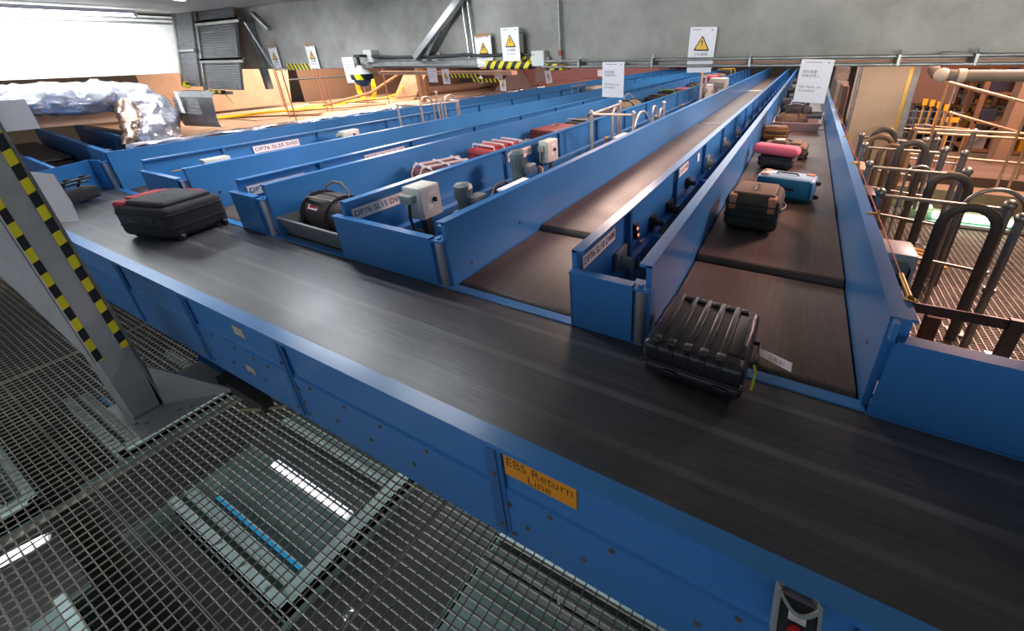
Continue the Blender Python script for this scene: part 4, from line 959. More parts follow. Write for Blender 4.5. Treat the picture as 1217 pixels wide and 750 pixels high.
t = thing('cable_tray', 'low curved perforated tray with a white slip, below the hanging trays', 'cable tray', (-8.0, 2.95, 1.46))
b = MB()
rings = [(-.02, 0), (-.035, .06), (-.03, .2), (0, .42), (.05, .50)]
for (ya, za), (yb, zb) in zip(rings[:-1], rings[1:]): b.prism([(-.42, ya, za), (.40, ya+.12, za), (.40, yb+.12, zb), (-.42, yb, zb)], (0, .004, 0))
b.build('tray_sheet', TR, t)
b = MB(); perf(b, -.40, .38, .20, .42, .1, -.06, .045); b.build('punched_sheet', STEEL_D, t)
t = sheet('long white slip taped to the low curved tray', -8.10, 2.865, 1.82, 'lines', wd=.11, hg=.30, roll=math.radians(3))
b = MB(); b.box(-8.9, -7.6, 3.25, 3.35, 1.90, 1.94); tag(b.build('tray_support', STEEL_D), 'horizontal steel angle under the hanging trays', 'bracket')
b = MB(); b.box(-8.0, -7.55, 3.2, 3.24, 1.925, 1.965); tag(b.build('hazard_strip', stripe_mat('hazard_tape_mid', .16, (1, 0, 0))), 'black and yellow strip on the lower edge of the wide tray', 'tape')
b = MB(); b.tube([(-7.62, 3.22, 1.95), (-7.58, 3.25, 1.88), (-7.52, 3.3, 1.70)], .014, 6, sq=.4); tag(b.build('tape_tail', mat('yellow_tape', '#d8c81e', .5)), 'loose yellow tape tail hanging beside the low tray', 'tape')
b = MB(); b.box(-8.74, -8.64, 3.22, 3.27, 1.98, 2.07, M=None); tag(b.build('hazard_strip', stripe_mat('hazard_tape_tiny', .07, (1, 0, 1))), 'crumpled bit of hazard tape at the foot of the narrow tray', 'tape')
pipe('bent white pipe running down beside the leftmost warning sheet', [(-7.08, 3.55, 2.84), (-7.0, 3.60, 2.55), (-6.93, 3.62, 2.36), (-6.88, 3.63, 2.27), (-6.80, 3.64, 2.235), (-6.60, 3.64, 2.225)], .013, STEEL, 'pipe')
b = MB(); b.box(-7.32, -7.24, 3.66, 3.74, 1.95, 2.9); tag(b.build('channel_post', STEEL_D), 'upright grey channel behind the wide tray edge', 'bracket')
b = MB(); b.sweep([(-7.0, 3.65, 2.95), (-6.72, 3.65, 2.74)], [(-.03, -.02), (.03, -.02), (.03, .02), (-.03, .02)]); tag(b.build('angle_bracket', STEEL_D), 'short slanting angle bracket high on the beam', 'bracket')
for z, l in ((2.955, 'upper steel conduit behind the top of the pale beam'), (2.90, 'lower steel conduit behind the top of the pale beam')):
    pipe(l, [(-8.93, .5, z), (-8.93, 3.7, z)], .014, STEEL_D)

# foil wrapped duct
def crinkle(o, amp, sc):
    from mathutils import noise
    me = o.data
    for v in me.vertices:
        n = noise.noise_vector(v.co*sc)+noise.noise_vector(v.co*sc*2.7)*.5+noise.noise_vector(v.co*sc*6)*.25
        v.co += n*amp
b = MB()
path = [Vector(p) for p in ((-9.05, -.6, 1.94), (-9.02, .6, 1.94), (-8.98, 1.4, 1.94), (-8.93, 1.9, 1.94), (-8.85, 2.35, 1.93), (-8.72, 2.62, 1.90), (-8.55, 2.72, 1.76), (-8.35, 2.68, 1.60), (-8.15, 2.56, 1.46), (-8.0, 2.45, 1.36), (-7.92, 2.38, 1.22))]
fine = []
for a, c in zip(path[:-1], path[1:]):
    for k in range(8): fine.append(a.lerp(c, k/8))
fine.append(path[-1])
b.tube(fine, .20, 44)
o = b.build('foil_duct', FOIL, None, True, 35); crinkle(o, .05, 6.5); tag(o, 'fat crinkled silver foil duct running under the pale beam and bending down', 'duct')
b = MB(); b.tube([Vector((-8.85, 2.45, 1.90)).lerp(Vector((-8.2, 2.24, 1.28)), k/30)+Vector((0, .10*math.sin(PI*k/30), .06*math.sin(PI*k/30))) for k in range(31)], .135, 36)
o = b.build('foil_duct', mat('bronze_foil', '#b59a88', .28, .9, bump=.8, bscale=9), None, True, 35); crinkle(o, .05, 7); tag(o, 'bronze tinted foil branch hanging below the silver duct bend', 'duct')
b = MB(); pts = []
for k in range(90): pts.append((-7.56-.05*math.sin(k*.9), 2.0+k*.11, 1.385))
b.tube(pts, .075, 12, sq=.45); o = b.build('foil_edging', FOIL, None, True, 30); crinkle(o, .022, 9); tag(o, 'crumpled foil edging along the outer guard of the farthest left conveyor', 'foil')

# cardboard covered deck and clutter beyond the beam, left
b = MB(); b.box(-11.5, -7.60, 2.6, 16, 1.28, 1.365); b.box(-10.9, -8.6, 4.0, 6.4, 1.365, 1.378, M=None); tag(b.build('cardboard_deck', CARD), 'cardboard covered deck beyond the farthest left conveyor', 'deck')
def card(label, P, th=.012, m=CARD, name='cardboard_sheet'):
    P = [Vector(p) for p in P]; n = (P[1]-P[0]).cross(P[2]-P[0]).normalized()*th
    b = MB(); b.prism(P, n); return tag(b.build(name, m), label, 'cardboard')
card('long cardboard panel below the silver duct', [(-9.6, -.5, 1.60), (-9.6, 2.62, 1.52), (-9.6, 2.66, 1.74), (-9.6, -.5, 1.86)])
card('large cardboard panel behind the low tray, lit warm', [(-10.6, 3.3, 1.42), (-10.6, 5.75, 1.44), (-10.6, 5.9, 2.3), (-10.6, 3.3, 2.3)])
card('leaning cardboard sheet on the deck behind the left handrail', [(-9.385, 7.58, 1.37), (-8.824, 7.73, 1.37), (-8.375, 7.9, 1.998), (-9.012, 7.8, 2.04)], .02)
card('dark brown cardboard strip at the back of the deck', [(-11.2, 6.4, 1.37), (-11.2, 12, 1.37), (-11.2, 12, 2.0), (-11.2, 6.4, 2.2)], m=mat('dark_cardboard', '#6b5140', .85))
for k, (x, y, a, L_) in enumerate(((-9.1, 4.3, 35, 2.2), (-8.6, 5.6, 62, 1.8), (-9.4, 6.2, 20, 1.6), (-8.9, 7.0, 75, 1.4))):
    b = MB(); b.box(-L_/2, L_/2, -.05, .05, 0, .022); o = b.build('timber_plank', WOOD); o.location = (x, y, 1.379+.023*k); o.rotation_euler = (0, 0, math.radians(a))
    tag(o, ['longest plank lying flat on the cardboard deck', 'plank pointing away on the deck near the yellow cables', 'short plank crosswise on the deck', 'plank by the foot of the leaning cardboard sheet'][k], 'plank')
b = MB(); b.tube([(-9.0, 5.5, 1.45), (-8.9, 6.6, 1.62), (-8.9, 7.2, 1.86), (-8.95, 7.6, 2.0)], .03, 8); tag(b.build('brown_pole', WOOD, None, True), 'brown pole leaning up against the leaning cardboard sheet', 'pole')
for k, (x, y) in enumerate(((-7.84, 4.25), (-8.43, 4.47), (-8.70, 5.38), (-8.72, 5.5), (-9.4, 5.76), (-8.46, 6.69), (-9.57, 6.73), (-9.0, 6.54), (-9.3, 4.9))):
    b = MB(); b.cyl((x, y, 1.3), (x, y, 2.9), .012, 6)
    tag(b.build('threaded_rod', mat('coppery_rod', '#b08878', .4, .8)), 'thin threaded rod hanging down to the cardboard deck', 'rod', group='threaded rods over the cardboard deck')
b = MB(); b.tube([(-9.35, 3.6, 1.42), (-9.2, 4.3, 1.43), (-9.0, 4.8, 1.44), (-9.15, 5.4, 1.45), (-9.2, 5.9, 1.45), (-9.4, 6.6, 1.45), (-8.95, 6.9, 1.46), (-9.0, 7.4, 1.52), (-9.1, 7.8, 1.75), (-9.1, 8.0, 1.95)], .018, 8); tag(b.build('cable', YCAB, None, True), 'yellow cable sweeping over the deck up to the leaning cardboard', 'cable')
b = MB(); b.tube([(-9.5, 3.7, 1.42), (-9.0, 4.5, 1.46), (-8.8, 5.3, 1.43), (-9.3, 6.2, 1.42), (-9.3, 6.8, 1.47), (-8.7, 7.1, 1.45)], .014, 8); tag(b.build('cable', YCAB, None, True), 'second yellow cable lying nearer the foil edging', 'cable')
b = MB()
b.tube([(-9.5+.30*math.cos(a*.5)*(1+.04*math.sin(a)), 6.95+.05*math.sin(a*1.3), 1.72+.32*math.sin(a*.5)) for a in range(60)], .022, 7)
tag(b.build('cable_coil', YCAB, None, True), 'coil of yellow cable standing behind the dome camera', 'cable')
for k, (x, y) in enumerate(((-9.15, 8.5), (-7.70, 7.0), (-10.2, 9.5))):
    b = MB(); b.box(x-.05, x+.05, y-.05, y+.05, 1.366, 2.12 if k == 1 else 2.6); tag(b.build('timber_post', WOOD if k else mat('dark_timber', '#7a5a3c', .8)), ['timber post right of the leaning cardboard sheet', 'upright post under the small warning sheet', 'timber post deep behind the yellow coil'][k], 'timber')
b = MB(); b.cyl((-9.4, 8.3, 1.48), (-9.4, 11.5, 1.48), .11, 16); tag(b.build('pipe', mat('dusty_pipe', '#8d7260', .7), None, True), 'fat dusty pipe lying at the back of the deck', 'pipe')
b = MB(); b.cyl((-10.9, 4.2, 1.92), (-10.2, 8.5, 1.95), .02, 8); tag(b.build('cable', RUB), 'black cable drooping across the warm lit cardboard panel', 'cable')
# red safety net
NETM = mat('red_net', '#a85a50', .7)
def net(label, x0, x1, y, z0, z1, dy=0):
    m_n = NETM if dy == 0 else mat('faded_pink_net', '#c08a86', .7)
    b = MB(); n = max(4, int(math.hypot(x1-x0, dy)/.07)); k = int((z1-z0)/.07)
    for i in range(n+1):
        x = x0+(x1-x0)*i/n; yy = y+dy*i/n; b.box(x-.012, x+.012, yy-.003, yy+.003, z0, z1)
    for j in range(k+1):
        z = z0+(z1-z0)*j/k; b.prism([(x0, y, z-.010), (x1, y+dy, z-.010), (x1, y+dy, z+.010), (x0, y, z+.010)], (0, .004, 0))
    return tag(b.build('safety_net', m_n), label, 'net')
net('left part of the red safety net beyond the deck', -9.5, -7.62, 11.5, 1.37, 1.98)
net('right part of the red safety net, receding beside the farthest left conveyor', -7.95, -7.62, 12.2, 1.3, 1.95, 12.0)
card('pinkish board standing behind the red safety net', [(-9.5, 13.5, 1.3), (-7.75, 27, 1.3), (-7.75, 27, 2.0), (-9.5, 13.5, 2.1)], m=mat('pinkish_board', '#b08a86', .8))
card('grey board leaning in front of the red net', [(-8.3, 10.3, 1.365), (-7.72, 11.4, 1.365), (-7.68, 13.4, 1.95), (-8.2, 11.2, 1.95)], m=mat('grey_board', '#7d6f68', .8))
card('dark red drape far behind the net at right', [(-7.72, 27.5, -2.4), (-7.6, 33, -2.4), (-7.6, 33, 1.75), (-7.72, 27.5, 1.75)], m=mat('dark_red_drape', '#8c3a3e', .8))
b = MB(); b.cyl((-8.35, 11.3, 1.36), (-8.35, 11.3, 2.1), .09, 12); o = b.build('wrapped_roll', FOIL, None, True); crinkle(o, .015, 9); tag(o, 'plastic wrapped roll standing at the middle of the red net', 'roll')

# conveyors continuing beyond the far left end guard
t = thing('belt_conveyor', 'dark inclined conveyor beyond the far left end guard, under the cardboard panel', 'conveyor', (-10, 1.8, 0))
def wallp(name, pa, pb, z0, z1, th, m, par, off):
    pa, pb = Vector(pa), Vector(pb); d = (pb-pa).normalized(); n = Vector((-d.y, d.x, 0))*th
    b = MB(); b.prism([pa+Vector((0, 0, z0)), pb+Vector((0, 0, z0)), pb+Vector((0, 0, z1)), pa+Vector((0, 0, z1))], n); return part(b, name, m, par, off, False)
o_ = Vector((10, -1.8, 0))
wallp('side_guard', (-12.8, 2.26, 0), (-7.92, 1.87, 0), .7, 1.30, .06, BLUE_D, t, o_)
wallp('side_guard', (-12.8, 1.55, 0), (-7.66, 1.32, 0), .7, 1.26, .04, BLUE_D, t, o_)
b = MB(); b.prism([(-12.8, 1.6, .95), (-8.0, 1.38, .92), (-8.0, 1.86, .92), (-12.8, 2.2, .95)], (0, 0, .05)); part(b, 'belt', RUB, t, o_)
b = MB(); b.prism([(-12.8, 1.62, 1.02), (-10.2, 1.50, 1.0), (-10.2, 2.02, 1.0), (-12.8, 2.2, 1.02)], (0, 0, .02)); part(b, 'cover_plate', STEEL_D, t, o_)
for x in (-12, -9):
    b = MB(); b.box(x-.05, x+.05, 1.5, 2.1, 0, .9); part(b, 'leg', BLUE_D, t, o_)
t = thing('belt_conveyor', 'second dark conveyor beyond the end guard, nearer the foil duct', 'conveyor', (-10, 2.5, 0))
o_ = Vector((10, -2.5, 0))
wallp('side_guard', (-12.8, 2.76, 0), (-8.5, 2.34, 0), .7, 1.32, .05, BLUE_D, t, o_)
b = MB(); b.prism([(-12.8, 2.34, .9), (-8.5, 2.0, .9), (-8.5, 2.32, .9), (-12.8, 2.7, .9)], (0, 0, .05)); part(b, 'belt', RUB, t, o_)
b = MB(); b.box(-10.4, -10.0, 2.35, 2.45, 1.0, 1.08, bev=.01); part(b, 'bracket', STEEL, t, o_)
for x in (-12, -9):
    b = MB(); b.box(x-.05, x+.05, 2.1, 2.5, 0, .9); part(b, 'leg', BLUE_D, t, o_)

# ================================================================== RIGHT: STEP-OVERS, COLUMN, RACKS
def gate(label, y, xl, xr, zl, zr, hx, hz, hw=.34):
    t = thing('crossover_rail', label, 'handrail', (xl, y, 0))
    m = STEEL_T
    post(t, 0, 0, 0, zl, .026, m, .040); post(t, xr-xl, .04, 0, zr, .034, m, .046)
    b = MB(); b.cyl((xr-xl, .04, .60), (xr-xl, .04, .64), .044, 14); b.build('collar', m, t, True)
    bar(t, (0, 0, zl-.01), (xr-xl, .04, zr-.02), .016, m)
    bar(t, (0, 0, .70), (xr-xl, .04, .62), .014, m, 'lower_rail')
    hoop(t, hx-xl, .0-.10, 0, hz, hw, .037, mat('dark_flat_steel', '#5c5650', .5, .6, noise=.15, scale=8), axis='x', sq=.55, seg=12)
    b = MB(); b.box(hx-xl-hw/2-.06, hx-xl-hw/2+.06, -.16, -.04, 0, .014); b.build('foot_plate', STEEL_D, t)
    b = MB(); b.box(xr-xl-.06, xr-xl+.06, -.02, .10, 0, .014); b.build('foot_plate', STEEL_D, t)
    return t
gate('nearest step-over rail with ball topped posts at the right', 4.10, .72, 1.56, 1.20, 1.19, 1.32, 1.20)
gate('second step-over rail from the front at the right', 5.15, .735, 1.55, 1.20, 1.19, 1.42, 1.19, .30)
gate('third step-over rail from the front at the right', 6.22, .79, 1.60, 1.20, 1.19, 1.26, 1.30, .26)
gate('fourth step-over rail, in front of the concrete column', 7.25, .85, 1.62, 1.15, 1.12, 1.10, 1.28, .26)
gate('fifth step-over rail, farthest back by the racks', 8.30, 1.3, 2.4, 1.15, 1.12, 1.75, 1.2, .3)
for (x, y, z, l) in ((1.52, 3.80, 1.20, 'lone ball topped post in front of the nearest step-over rail'), (1.74, 6.1, 1.20, 'slim ball topped post right of the third step-over rail'), (1.72, 7.2, 1.15, 'slim post right of the fourth step-over rail')):
    t = thing('ball_post', l, 'post', (x, y, 0)); post(t, 0, 0, 0, z, .028, STEEL_T, .040)
    b = MB(); b.box(-.06, .06, -.06, .06, 0, .012); b.build('foot_plate', STEEL_D, t)
    b = MB(); b.cyl((0, 0, .60), (0, 0, .64), .038, 14); b.build('collar', STEEL_T, t, True)
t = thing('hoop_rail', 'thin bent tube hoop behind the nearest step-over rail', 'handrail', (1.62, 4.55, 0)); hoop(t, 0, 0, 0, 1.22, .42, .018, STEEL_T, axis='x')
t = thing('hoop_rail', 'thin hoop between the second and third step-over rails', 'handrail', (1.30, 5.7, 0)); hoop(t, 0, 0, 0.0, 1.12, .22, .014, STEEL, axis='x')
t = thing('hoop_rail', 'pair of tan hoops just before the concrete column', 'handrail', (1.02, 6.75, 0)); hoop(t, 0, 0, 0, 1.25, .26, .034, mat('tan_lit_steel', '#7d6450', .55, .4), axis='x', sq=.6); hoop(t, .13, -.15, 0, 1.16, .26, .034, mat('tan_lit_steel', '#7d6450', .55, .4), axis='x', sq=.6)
# flat bars in front of the grating
t = thing('barrier_rail', 'low flat steel barrier in front of the nearest step-over rail', 'barrier', (.95, 3.4, 0))
b = MB(); b.box(-.35, 1.3, -.006, .006, .52, .60, M=Matrix.Rotation(math.radians(-1), 4, 'Y')); b.build('flat_rail', mat('dark_flat_steel', '#5c5650', .5, .6), t)
for x in (-.02, .62):
    b = MB(); b.box(x-.04, x+.04, -.02, .02, 0, .62); b.build('flat_post', mat('dark_flat_steel', '#5c5650', .5, .6), t)
    b = MB(); b.box(x-.07, x+.07, -.05, .07, 0, .014); b.build('foot_plate', STEEL_D, t)
b = MB(); b.box(1.22, 1.32, 3.78, 3.86, .0, .30, bev=.006); b.box(1.20, 1.40, 3.74, 3.90, 0, .014); tag(b.build('anchor_block', mat('rusty_steel', '#6d4c38', .7, .3, noise=.2, scale=12)), 'rusty drilled base block between the barrier and the nearest posts', 'bracket')
t = ctrl_box('grey box with black socket beside the rightmost conveyor guard', .71, 3.02, .92, .16, .24, .25)
b = MB(); b.box(-.06, .06, -.135, -.12, .96, 1.10, bev=.02, seg=3); b.build('socket', BLK, t, True)
t = thing('junction_box', 'dark box on the outer side of the rightmost guard by the second step-over rail', 'box', (.66, 4.35, 0))
b = MB(); b.box(-.05, .05, -.16, .16, .9, 1.16, bev=.01); b.build('enclosure', BLK, t, True); b = MB(); b.box(-.03, .03, -.03, .03, 0, .9); b.build('post', STEEL_D, t)
t = thing('junction_box', 'tan lidded box on the outer side of the rightmost guard by the third step-over rail', 'box', (.66, 5.5, 0))
b = MB(); b.box(-.08, .10, -.20, .20, .98, 1.12, bev=.01); b.build('enclosure', CARD, t, True); b = MB(); b.box(-.03, .03, -.03, .03, 0, .98); b.build('post', STEEL_D, t)
# hazard marked plates on the grating
for (x, y, l) in ((1.0, 5.85, 'left black and yellow marked floor plate under the step-over rails'), (1.62, 5.80, 'right black and yellow marked floor plate under the step-over rails')):
    b = MB(); b.box(x-.22, x+.18, y-.26, y+.26, .004, .02); tag(b.build('floor_plate', stripe_mat('hazard_floor', .12, (.4, 1, 0), '#d89a10')), l, 'plate')
b = MB(); b.box(1.70, 1.86, 3.72, 3.92, .004, .016); tag(b.build('floor_plate', STEEL), 'small bright steel plate on the grating at the foot of the nearest posts', 'plate')
b = MB(); b.box(.95, 1.25, 4.72, 4.86, .4, .43); b.box(.97, 1.0, 4.78, 4.81, 0, .4); b.box(1.2, 1.23, 4.78, 4.81, 0, .4); tag(b.build('shelf_plate', STEEL), 'bright little shelf between the grey box and the nearest hoop', 'plate')
# low fluorescent lamp behind the hoops
t = thing('fluorescent_lamp', 'greenish white lit tube lamp low behind the step-over rails', 'lamp', (2.35, 7.25, 0.0), math.radians(1))
b = MB(); b.box(-.75, .8, -.09, .12, .02, .16, bev=.01); b.build('housing', mat('pale_green_cover', '#7fae86', .4), t, True)
b = MB(); b.cyl((-.42, -.13, .14), (.42, -.13, .14), .055, 16); b.build('tube', mat('green_white_tube', (.75, 1, .85), .3, emit=5), t, True)
b = MB(); b.box(-.7, .7, -.2, -.12, .02, .06); b.build('tray', STEEL, t)
for (x, y, l) in ((1.45, 7.6, 'small white work light left of the greenish lamp'), (1.95, 7.5, 'bright spot lamp just left of the greenish lamp')):
    b = MB(); b.sph((x, y, .12), .05, 10); b.cyl((x, y, .02), (x, y, .1), .04, 10); tag(b.build('spot_lamp', mat('green_white_tube', (.75, 1, .85), .3, emit=5), None, True), l, 'lamp')
# tan ledges behind
b = MB(); b.box(1.2, 6.0, 7.75, 8.1, .02, .34); tag(b.build('ledge', mat('tan_ledge', '#7d6a50', .7, noise=.1, scale=2)), 'tan raised ledge behind the greenish lamp', 'ledge')
b = MB(); b.box(1.9, 8.0, 8.5, 10.6, .02, .40); tag(b.build('ledge', mat('tan_ledge2', '#6d5a46', .75, noise=.15, scale=1.5)), 'broad tan platform further back behind the ledge', 'ledge')
b = MB(); b.box(3.30, 3.44, 8.0, 8.14, 0, .9); tag(b.build('blue_post', BLUE_D), 'short blue post at the right edge of the view', 'post')

# concrete column with steel edge, panel and pipe
COLC = mat('tan_concrete', '#b8a088', .8, noise=.08, scale=2, bump=.15, bscale=14)
b = MB(); b.box(.68, 1.26, 7.6, 8.3, .0, 2.75, bev=.01)
tag(b.build('concrete_column', COLC), 'square tan concrete column beside the rightmost conveyor', 'column')
b = MB(); b.cyl((.672, 7.585, .95), (.672, 7.585, 2.6), .025, 10); b.sph((.672, 7.585, .95), .035, 10); tag(b.build('pipe', STEEL_D, None, True), 'steel pipe up the left edge of the concrete column', 'pipe')
b = MB(); b.box(1.262, 1.31, 7.62, 7.66, 0.0, 2.6); tag(b.build('steel_edge', BRASS), 'slim brass coloured strip along the right edge of the concrete column', 'strip')
b = MB(); b.box(1.33, 1.40, 7.70, 7.8, 0, 2.6); tag(b.build('steel_channel', STEEL_D), 'dark channel right of the brass coloured strip', 'bracket')
b = MB(); b.box(1.75, 2.55, 10.4, 10.5, 1.32, 2.75); tag(b.build('wall_panel', mat('brown_panel', '#5c4434', .8, noise=.06, scale=2)), 'plain brown panel hanging right of the concrete column', 'panel')
t = thing('elbow_pipe', 'large grey pipe with an elbow under the beam at the far right', 'pipe', (1.52, 7.2, 2.0))
b = MB(); b.tube([(.02, .5, .04), (.0, .2, .0), (.03, .06, -.01), (.12, 0, -.015), (.3, 0, -.015), (6, 0, -.02)], .07, 16); b.build('pipe', mat('grey_pipe', '#6d6458', .6, noise=.1, scale=5), t, True)
b = MB(); b.sph((.03, .02, -.01), .088, 18); b.cyl((.18, 0, -.015), (.26, 0, -.015), .082, 18); b.build('elbow', mat('grey_elbow', '#b8ab98', .6), t, True)
b = MB(); b.cyl((1.55, 7.4, 2.10), (8, 7.4, 2.10), .035, 10); tag(b.build('pipe', mat('rust_pipe', '#8a5238', .6), None, True), 'thinner rust coloured pipe above the large elbow pipe', 'pipe')
b = MB(); b.box(.56, .66, 8.6, 9.4, 0, 1.75, bev=.02); tag(b.build('cabinet', mat('brown_cabinet', '#5c4a3e', .7)), 'narrow dark cabinet between the rightmost conveyor and the column', 'cabinet')
b = MB(); b.box(.55, .75, 10.2, 12.5, .2, 1.7); b.box(.52, .78, 11, 11.6, 1.7, 1.95); tag(b.build('machine_cover', mat('dusty_machine', '#6b675c', .7, noise=.3, scale=4)), 'dusty machine cover behind the narrow cabinet', 'machine')

# orange lit rails of the walkway beyond
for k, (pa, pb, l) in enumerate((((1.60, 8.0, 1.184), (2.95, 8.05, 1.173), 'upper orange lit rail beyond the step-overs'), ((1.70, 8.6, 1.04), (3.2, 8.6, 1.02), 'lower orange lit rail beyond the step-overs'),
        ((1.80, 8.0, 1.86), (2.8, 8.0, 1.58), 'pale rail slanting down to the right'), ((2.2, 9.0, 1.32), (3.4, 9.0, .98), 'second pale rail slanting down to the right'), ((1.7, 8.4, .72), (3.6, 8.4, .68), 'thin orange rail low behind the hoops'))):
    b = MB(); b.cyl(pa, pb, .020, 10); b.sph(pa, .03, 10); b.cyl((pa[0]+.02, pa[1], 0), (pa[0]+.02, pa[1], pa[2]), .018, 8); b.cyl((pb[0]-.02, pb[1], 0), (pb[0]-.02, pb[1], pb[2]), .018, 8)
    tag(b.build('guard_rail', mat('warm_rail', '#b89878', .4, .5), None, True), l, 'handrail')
# steel racks with goods
random.seed(21)
RK = mat('rack_steel', '#8d8076', .55, .3, noise=.1, scale=4); RKO = mat('rack_orange_beam', '#a0704e', .5, noise=.1, scale=4)
cols = [('#3b3b48', 'dark'), ('#5c5a78', 'violet grey'), ('#8a6a50', 'brown'), ('#3f6d92', 'blue'), ('#a8a294', 'pale'), ('#7a7f84', 'grey'), ('#d89a1c', 'yellow'), ('#70402c', 'rust brown')]
cnt = {}
ordn = ['first', 'second', 'third', 'fourth', 'fifth', 'sixth', 'seventh', 'eighth', 'ninth', 'tenth']
ri = 0
for row, (y, xs, zt) in enumerate(((11.0, (3.1, 4.7), 2.6), (14.0, (2.6, 4.2, 5.8), 3.0), (18.0, (2.8, 4.6, 6.4, 8.2), 3.2), (24.0, (2.4, 4.8, 7.2, 9.6, 12), 3.6))):
    for ci, x in enumerate(xs):
        rname = ['nearest', 'second', 'third', 'farthest'][row]; cname = ordn[ci]
        wd = 1.4 if row < 3 else 2.1
        t = thing('storage_rack', f'steel storage rack, {cname} from the left in the {rname} row at right', 'rack', (x, y, 0))
        for px in (0, wd):
            for py in (0, .8):
                b = MB(); b.box(px-.04, px+.04, py-.03, py+.03, 0, zt); b.build('upright', RKO if (ri+int(px > 0)) % 3 == 0 else RK, t)
        lv = [.35+.55*k for k in range(int((zt-.4)/.55)+1)]
        for z in lv:
            b = MB(); b.box(0, wd, -.03, .83, z, z+.045); b.build('shelf', RK if ri % 2 else RKO, t)
        for li, z in enumerate(lv[:-1]):
            xx = .08; bi = 0
            while xx < wd-.3:
                s = random.uniform(.2, .42); h = random.uniform(.16, .44); c = random.choice(cols)
                b = MB(); b.box(xx, xx+s, .06, .06+random.uniform(.3, .6), 0, h, bev=.012); b.box(xx+s*.2, xx+s*.8, .052, .062, h*.55, h*.7)
                o = b.build('storage_box', mat('box_'+c[1].replace(' ', '_'), c[0], .65)); o.location = (x, y, z+.046)
                lab = f'{c[1]} storage box, {ordn[min(bi,9)]} along shelf {ordn[li]} up, {cname} rack, {rname} row'
                tag(o, lab, 'box', group='boxes on the storage racks')
                xx += s+random.uniform(.03, .2); bi += 1
        b = MB(); b.sweep([(0, -.03, .4), (wd, -.03, zt-.3)], [(-.015, -.015), (.015, -.015), (.015, .015), (-.015, .015)]); b.build('brace', RK, t)
        ri += 1
for k, (x, z) in enumerate(((1.80, 1.47), (1.90, 1.455), (2.00, 1.43), (2.10, 1.39))):
    b = MB(); b.box(x-.032, x+.032, 8.88, 8.90, z-.05+.02, z+.05+.02); b.box(x-.006, x+.006, 8.90, 8.92, 1.1, z)
    tag(b.build('yellow_tag', mat('bright_yellow_tag', '#f2a814', .5)), f'small bright yellow tag, {ordn[k]} of four from the left, right of the column', 'tag')
b = MB(); b.cyl((1.75, 8.91, 1.12), (2.5, 8.91, 1.08), .014, 8); b.cyl((1.78, 8.91, 0), (1.78, 8.91, 1.12), .016, 8); b.cyl((2.46, 8.91, 0), (2.46, 8.91, 1.09), .016, 8); tag(b.build('guard_rail', mat('warm_rail', '#b89878', .4, .5)), 'rail carrying the four yellow tags', 'handrail')
b = MB(); b.box(2.25, 2.42, 9.3, 9.32, 1.13, 1.21); b.box(2.33, 2.35, 9.32, 9.34, 0, 1.2); tag(b.build('yellow_tag', mat('bright_yellow_tag', '#f2a814', .5)), 'wide yellow plate below the four small yellow tags', 'tag')
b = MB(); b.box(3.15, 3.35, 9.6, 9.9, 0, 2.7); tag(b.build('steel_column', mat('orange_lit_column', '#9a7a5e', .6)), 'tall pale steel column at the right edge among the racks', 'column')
b = MB(); b.cyl((2.13, 9.0, 0), (2.16, 9.0, 2.0), .022, 10); tag(b.build('post', STEEL), 'slim bright post right of the brown panel', 'post')

b = MB()
for k in range(12): b.box(1.36+.11*k, 1.372+.11*k, 9.9, 9.912, 0, 1.28)
for k in range(9): b.box(1.34, 2.62, 9.905, 9.915, .18+.13*k, .195+.13*k)
tag(b.build('mesh_fence', mat('blue_grey_mesh', '#6f7f86', .5, .3)), 'blue grey mesh fence behind the yellow tags, right of the column', 'fence')

# ================================================================== STEEL COLUMN AT LEFT
t = thing('steel_column', 'grey steel column with two black and yellow taped edges at left', 'column', (-4.05, .49, 0))
COLS = mat('grey_painted_steel', '#a9a9a5', .42, .25, noise=.14, scale=3)
b = MB(); b.box(-.15, .15, -.085, .085, .015, 3.02, bev=.006); b.build('shaft', COLS, t)
b = MB(); b.box(.140, .156, .086, .100, .0, 3.02); b.build('edge_flange', STEEL_D, t)
HZC = stripe_mat('hazard_tape_column', .165, (0, -.45, 1))
for ya, yb, zb in ((.045, .084, .56), (-.084, -.050, .54)):
    b = MB(); b.box(.1505, .1525, ya, yb, zb, 2.6); o = b.build('hazard_tape', HZC, t); o['label'] = 'black and yellow striped tape'
b = MB(); b.prism([(.10, -.092, .50), (-1.25, -.16, 1.24), (-1.25, -.16, 3.0), (.10, -.092, 3.0)], (0, .006, 0)); b.build('side_plate', COLS, t)
b = MB(); b.prism([(.151, -.085, .015), (.157, -.085, .015), (.157, .085, .015), (.151, .085, .015)], (0, 0, .01)); b.build('weld', STEEL_D, t)
b = MB(); b.box(-.17, .42, -.13, .60, .003, .016, bev=.002); b.build('base_plate', COLS, t)
b = MB(); b.prism([(.15, .06, .016), (.15, .11, .016), (.15, .11, .42), (.15, .085, .42)], (-.25, 0, 0)); b.prism([(.16, .08, .016), (.52, .40, .016), (.17, .10, .36)], (-.008, .012, 0)); b.build('gusset', COLS, t)
for (x, y) in ((.22, -.10), (.28, -.06), (.34, .10), (.38, .16), (.36, .40), (.30, .46)):
    b = MB(); b.cyl((x, y, .016), (x, y, .03), .012, 6); b.build('bolt', STEEL, t)
b = MB(); b.box(-4.3, -3.25, .98, 1.16, .02, .16); b.box(-4.3, -3.25, .93, 1.21, .16, .172); b.box(-4.3, -3.25, .93, 1.21, .004, .02)
tag(b.build('foot_beam', BLUE_D), 'grey blue steel foot beam under the main conveyor beside the column', 'beam')
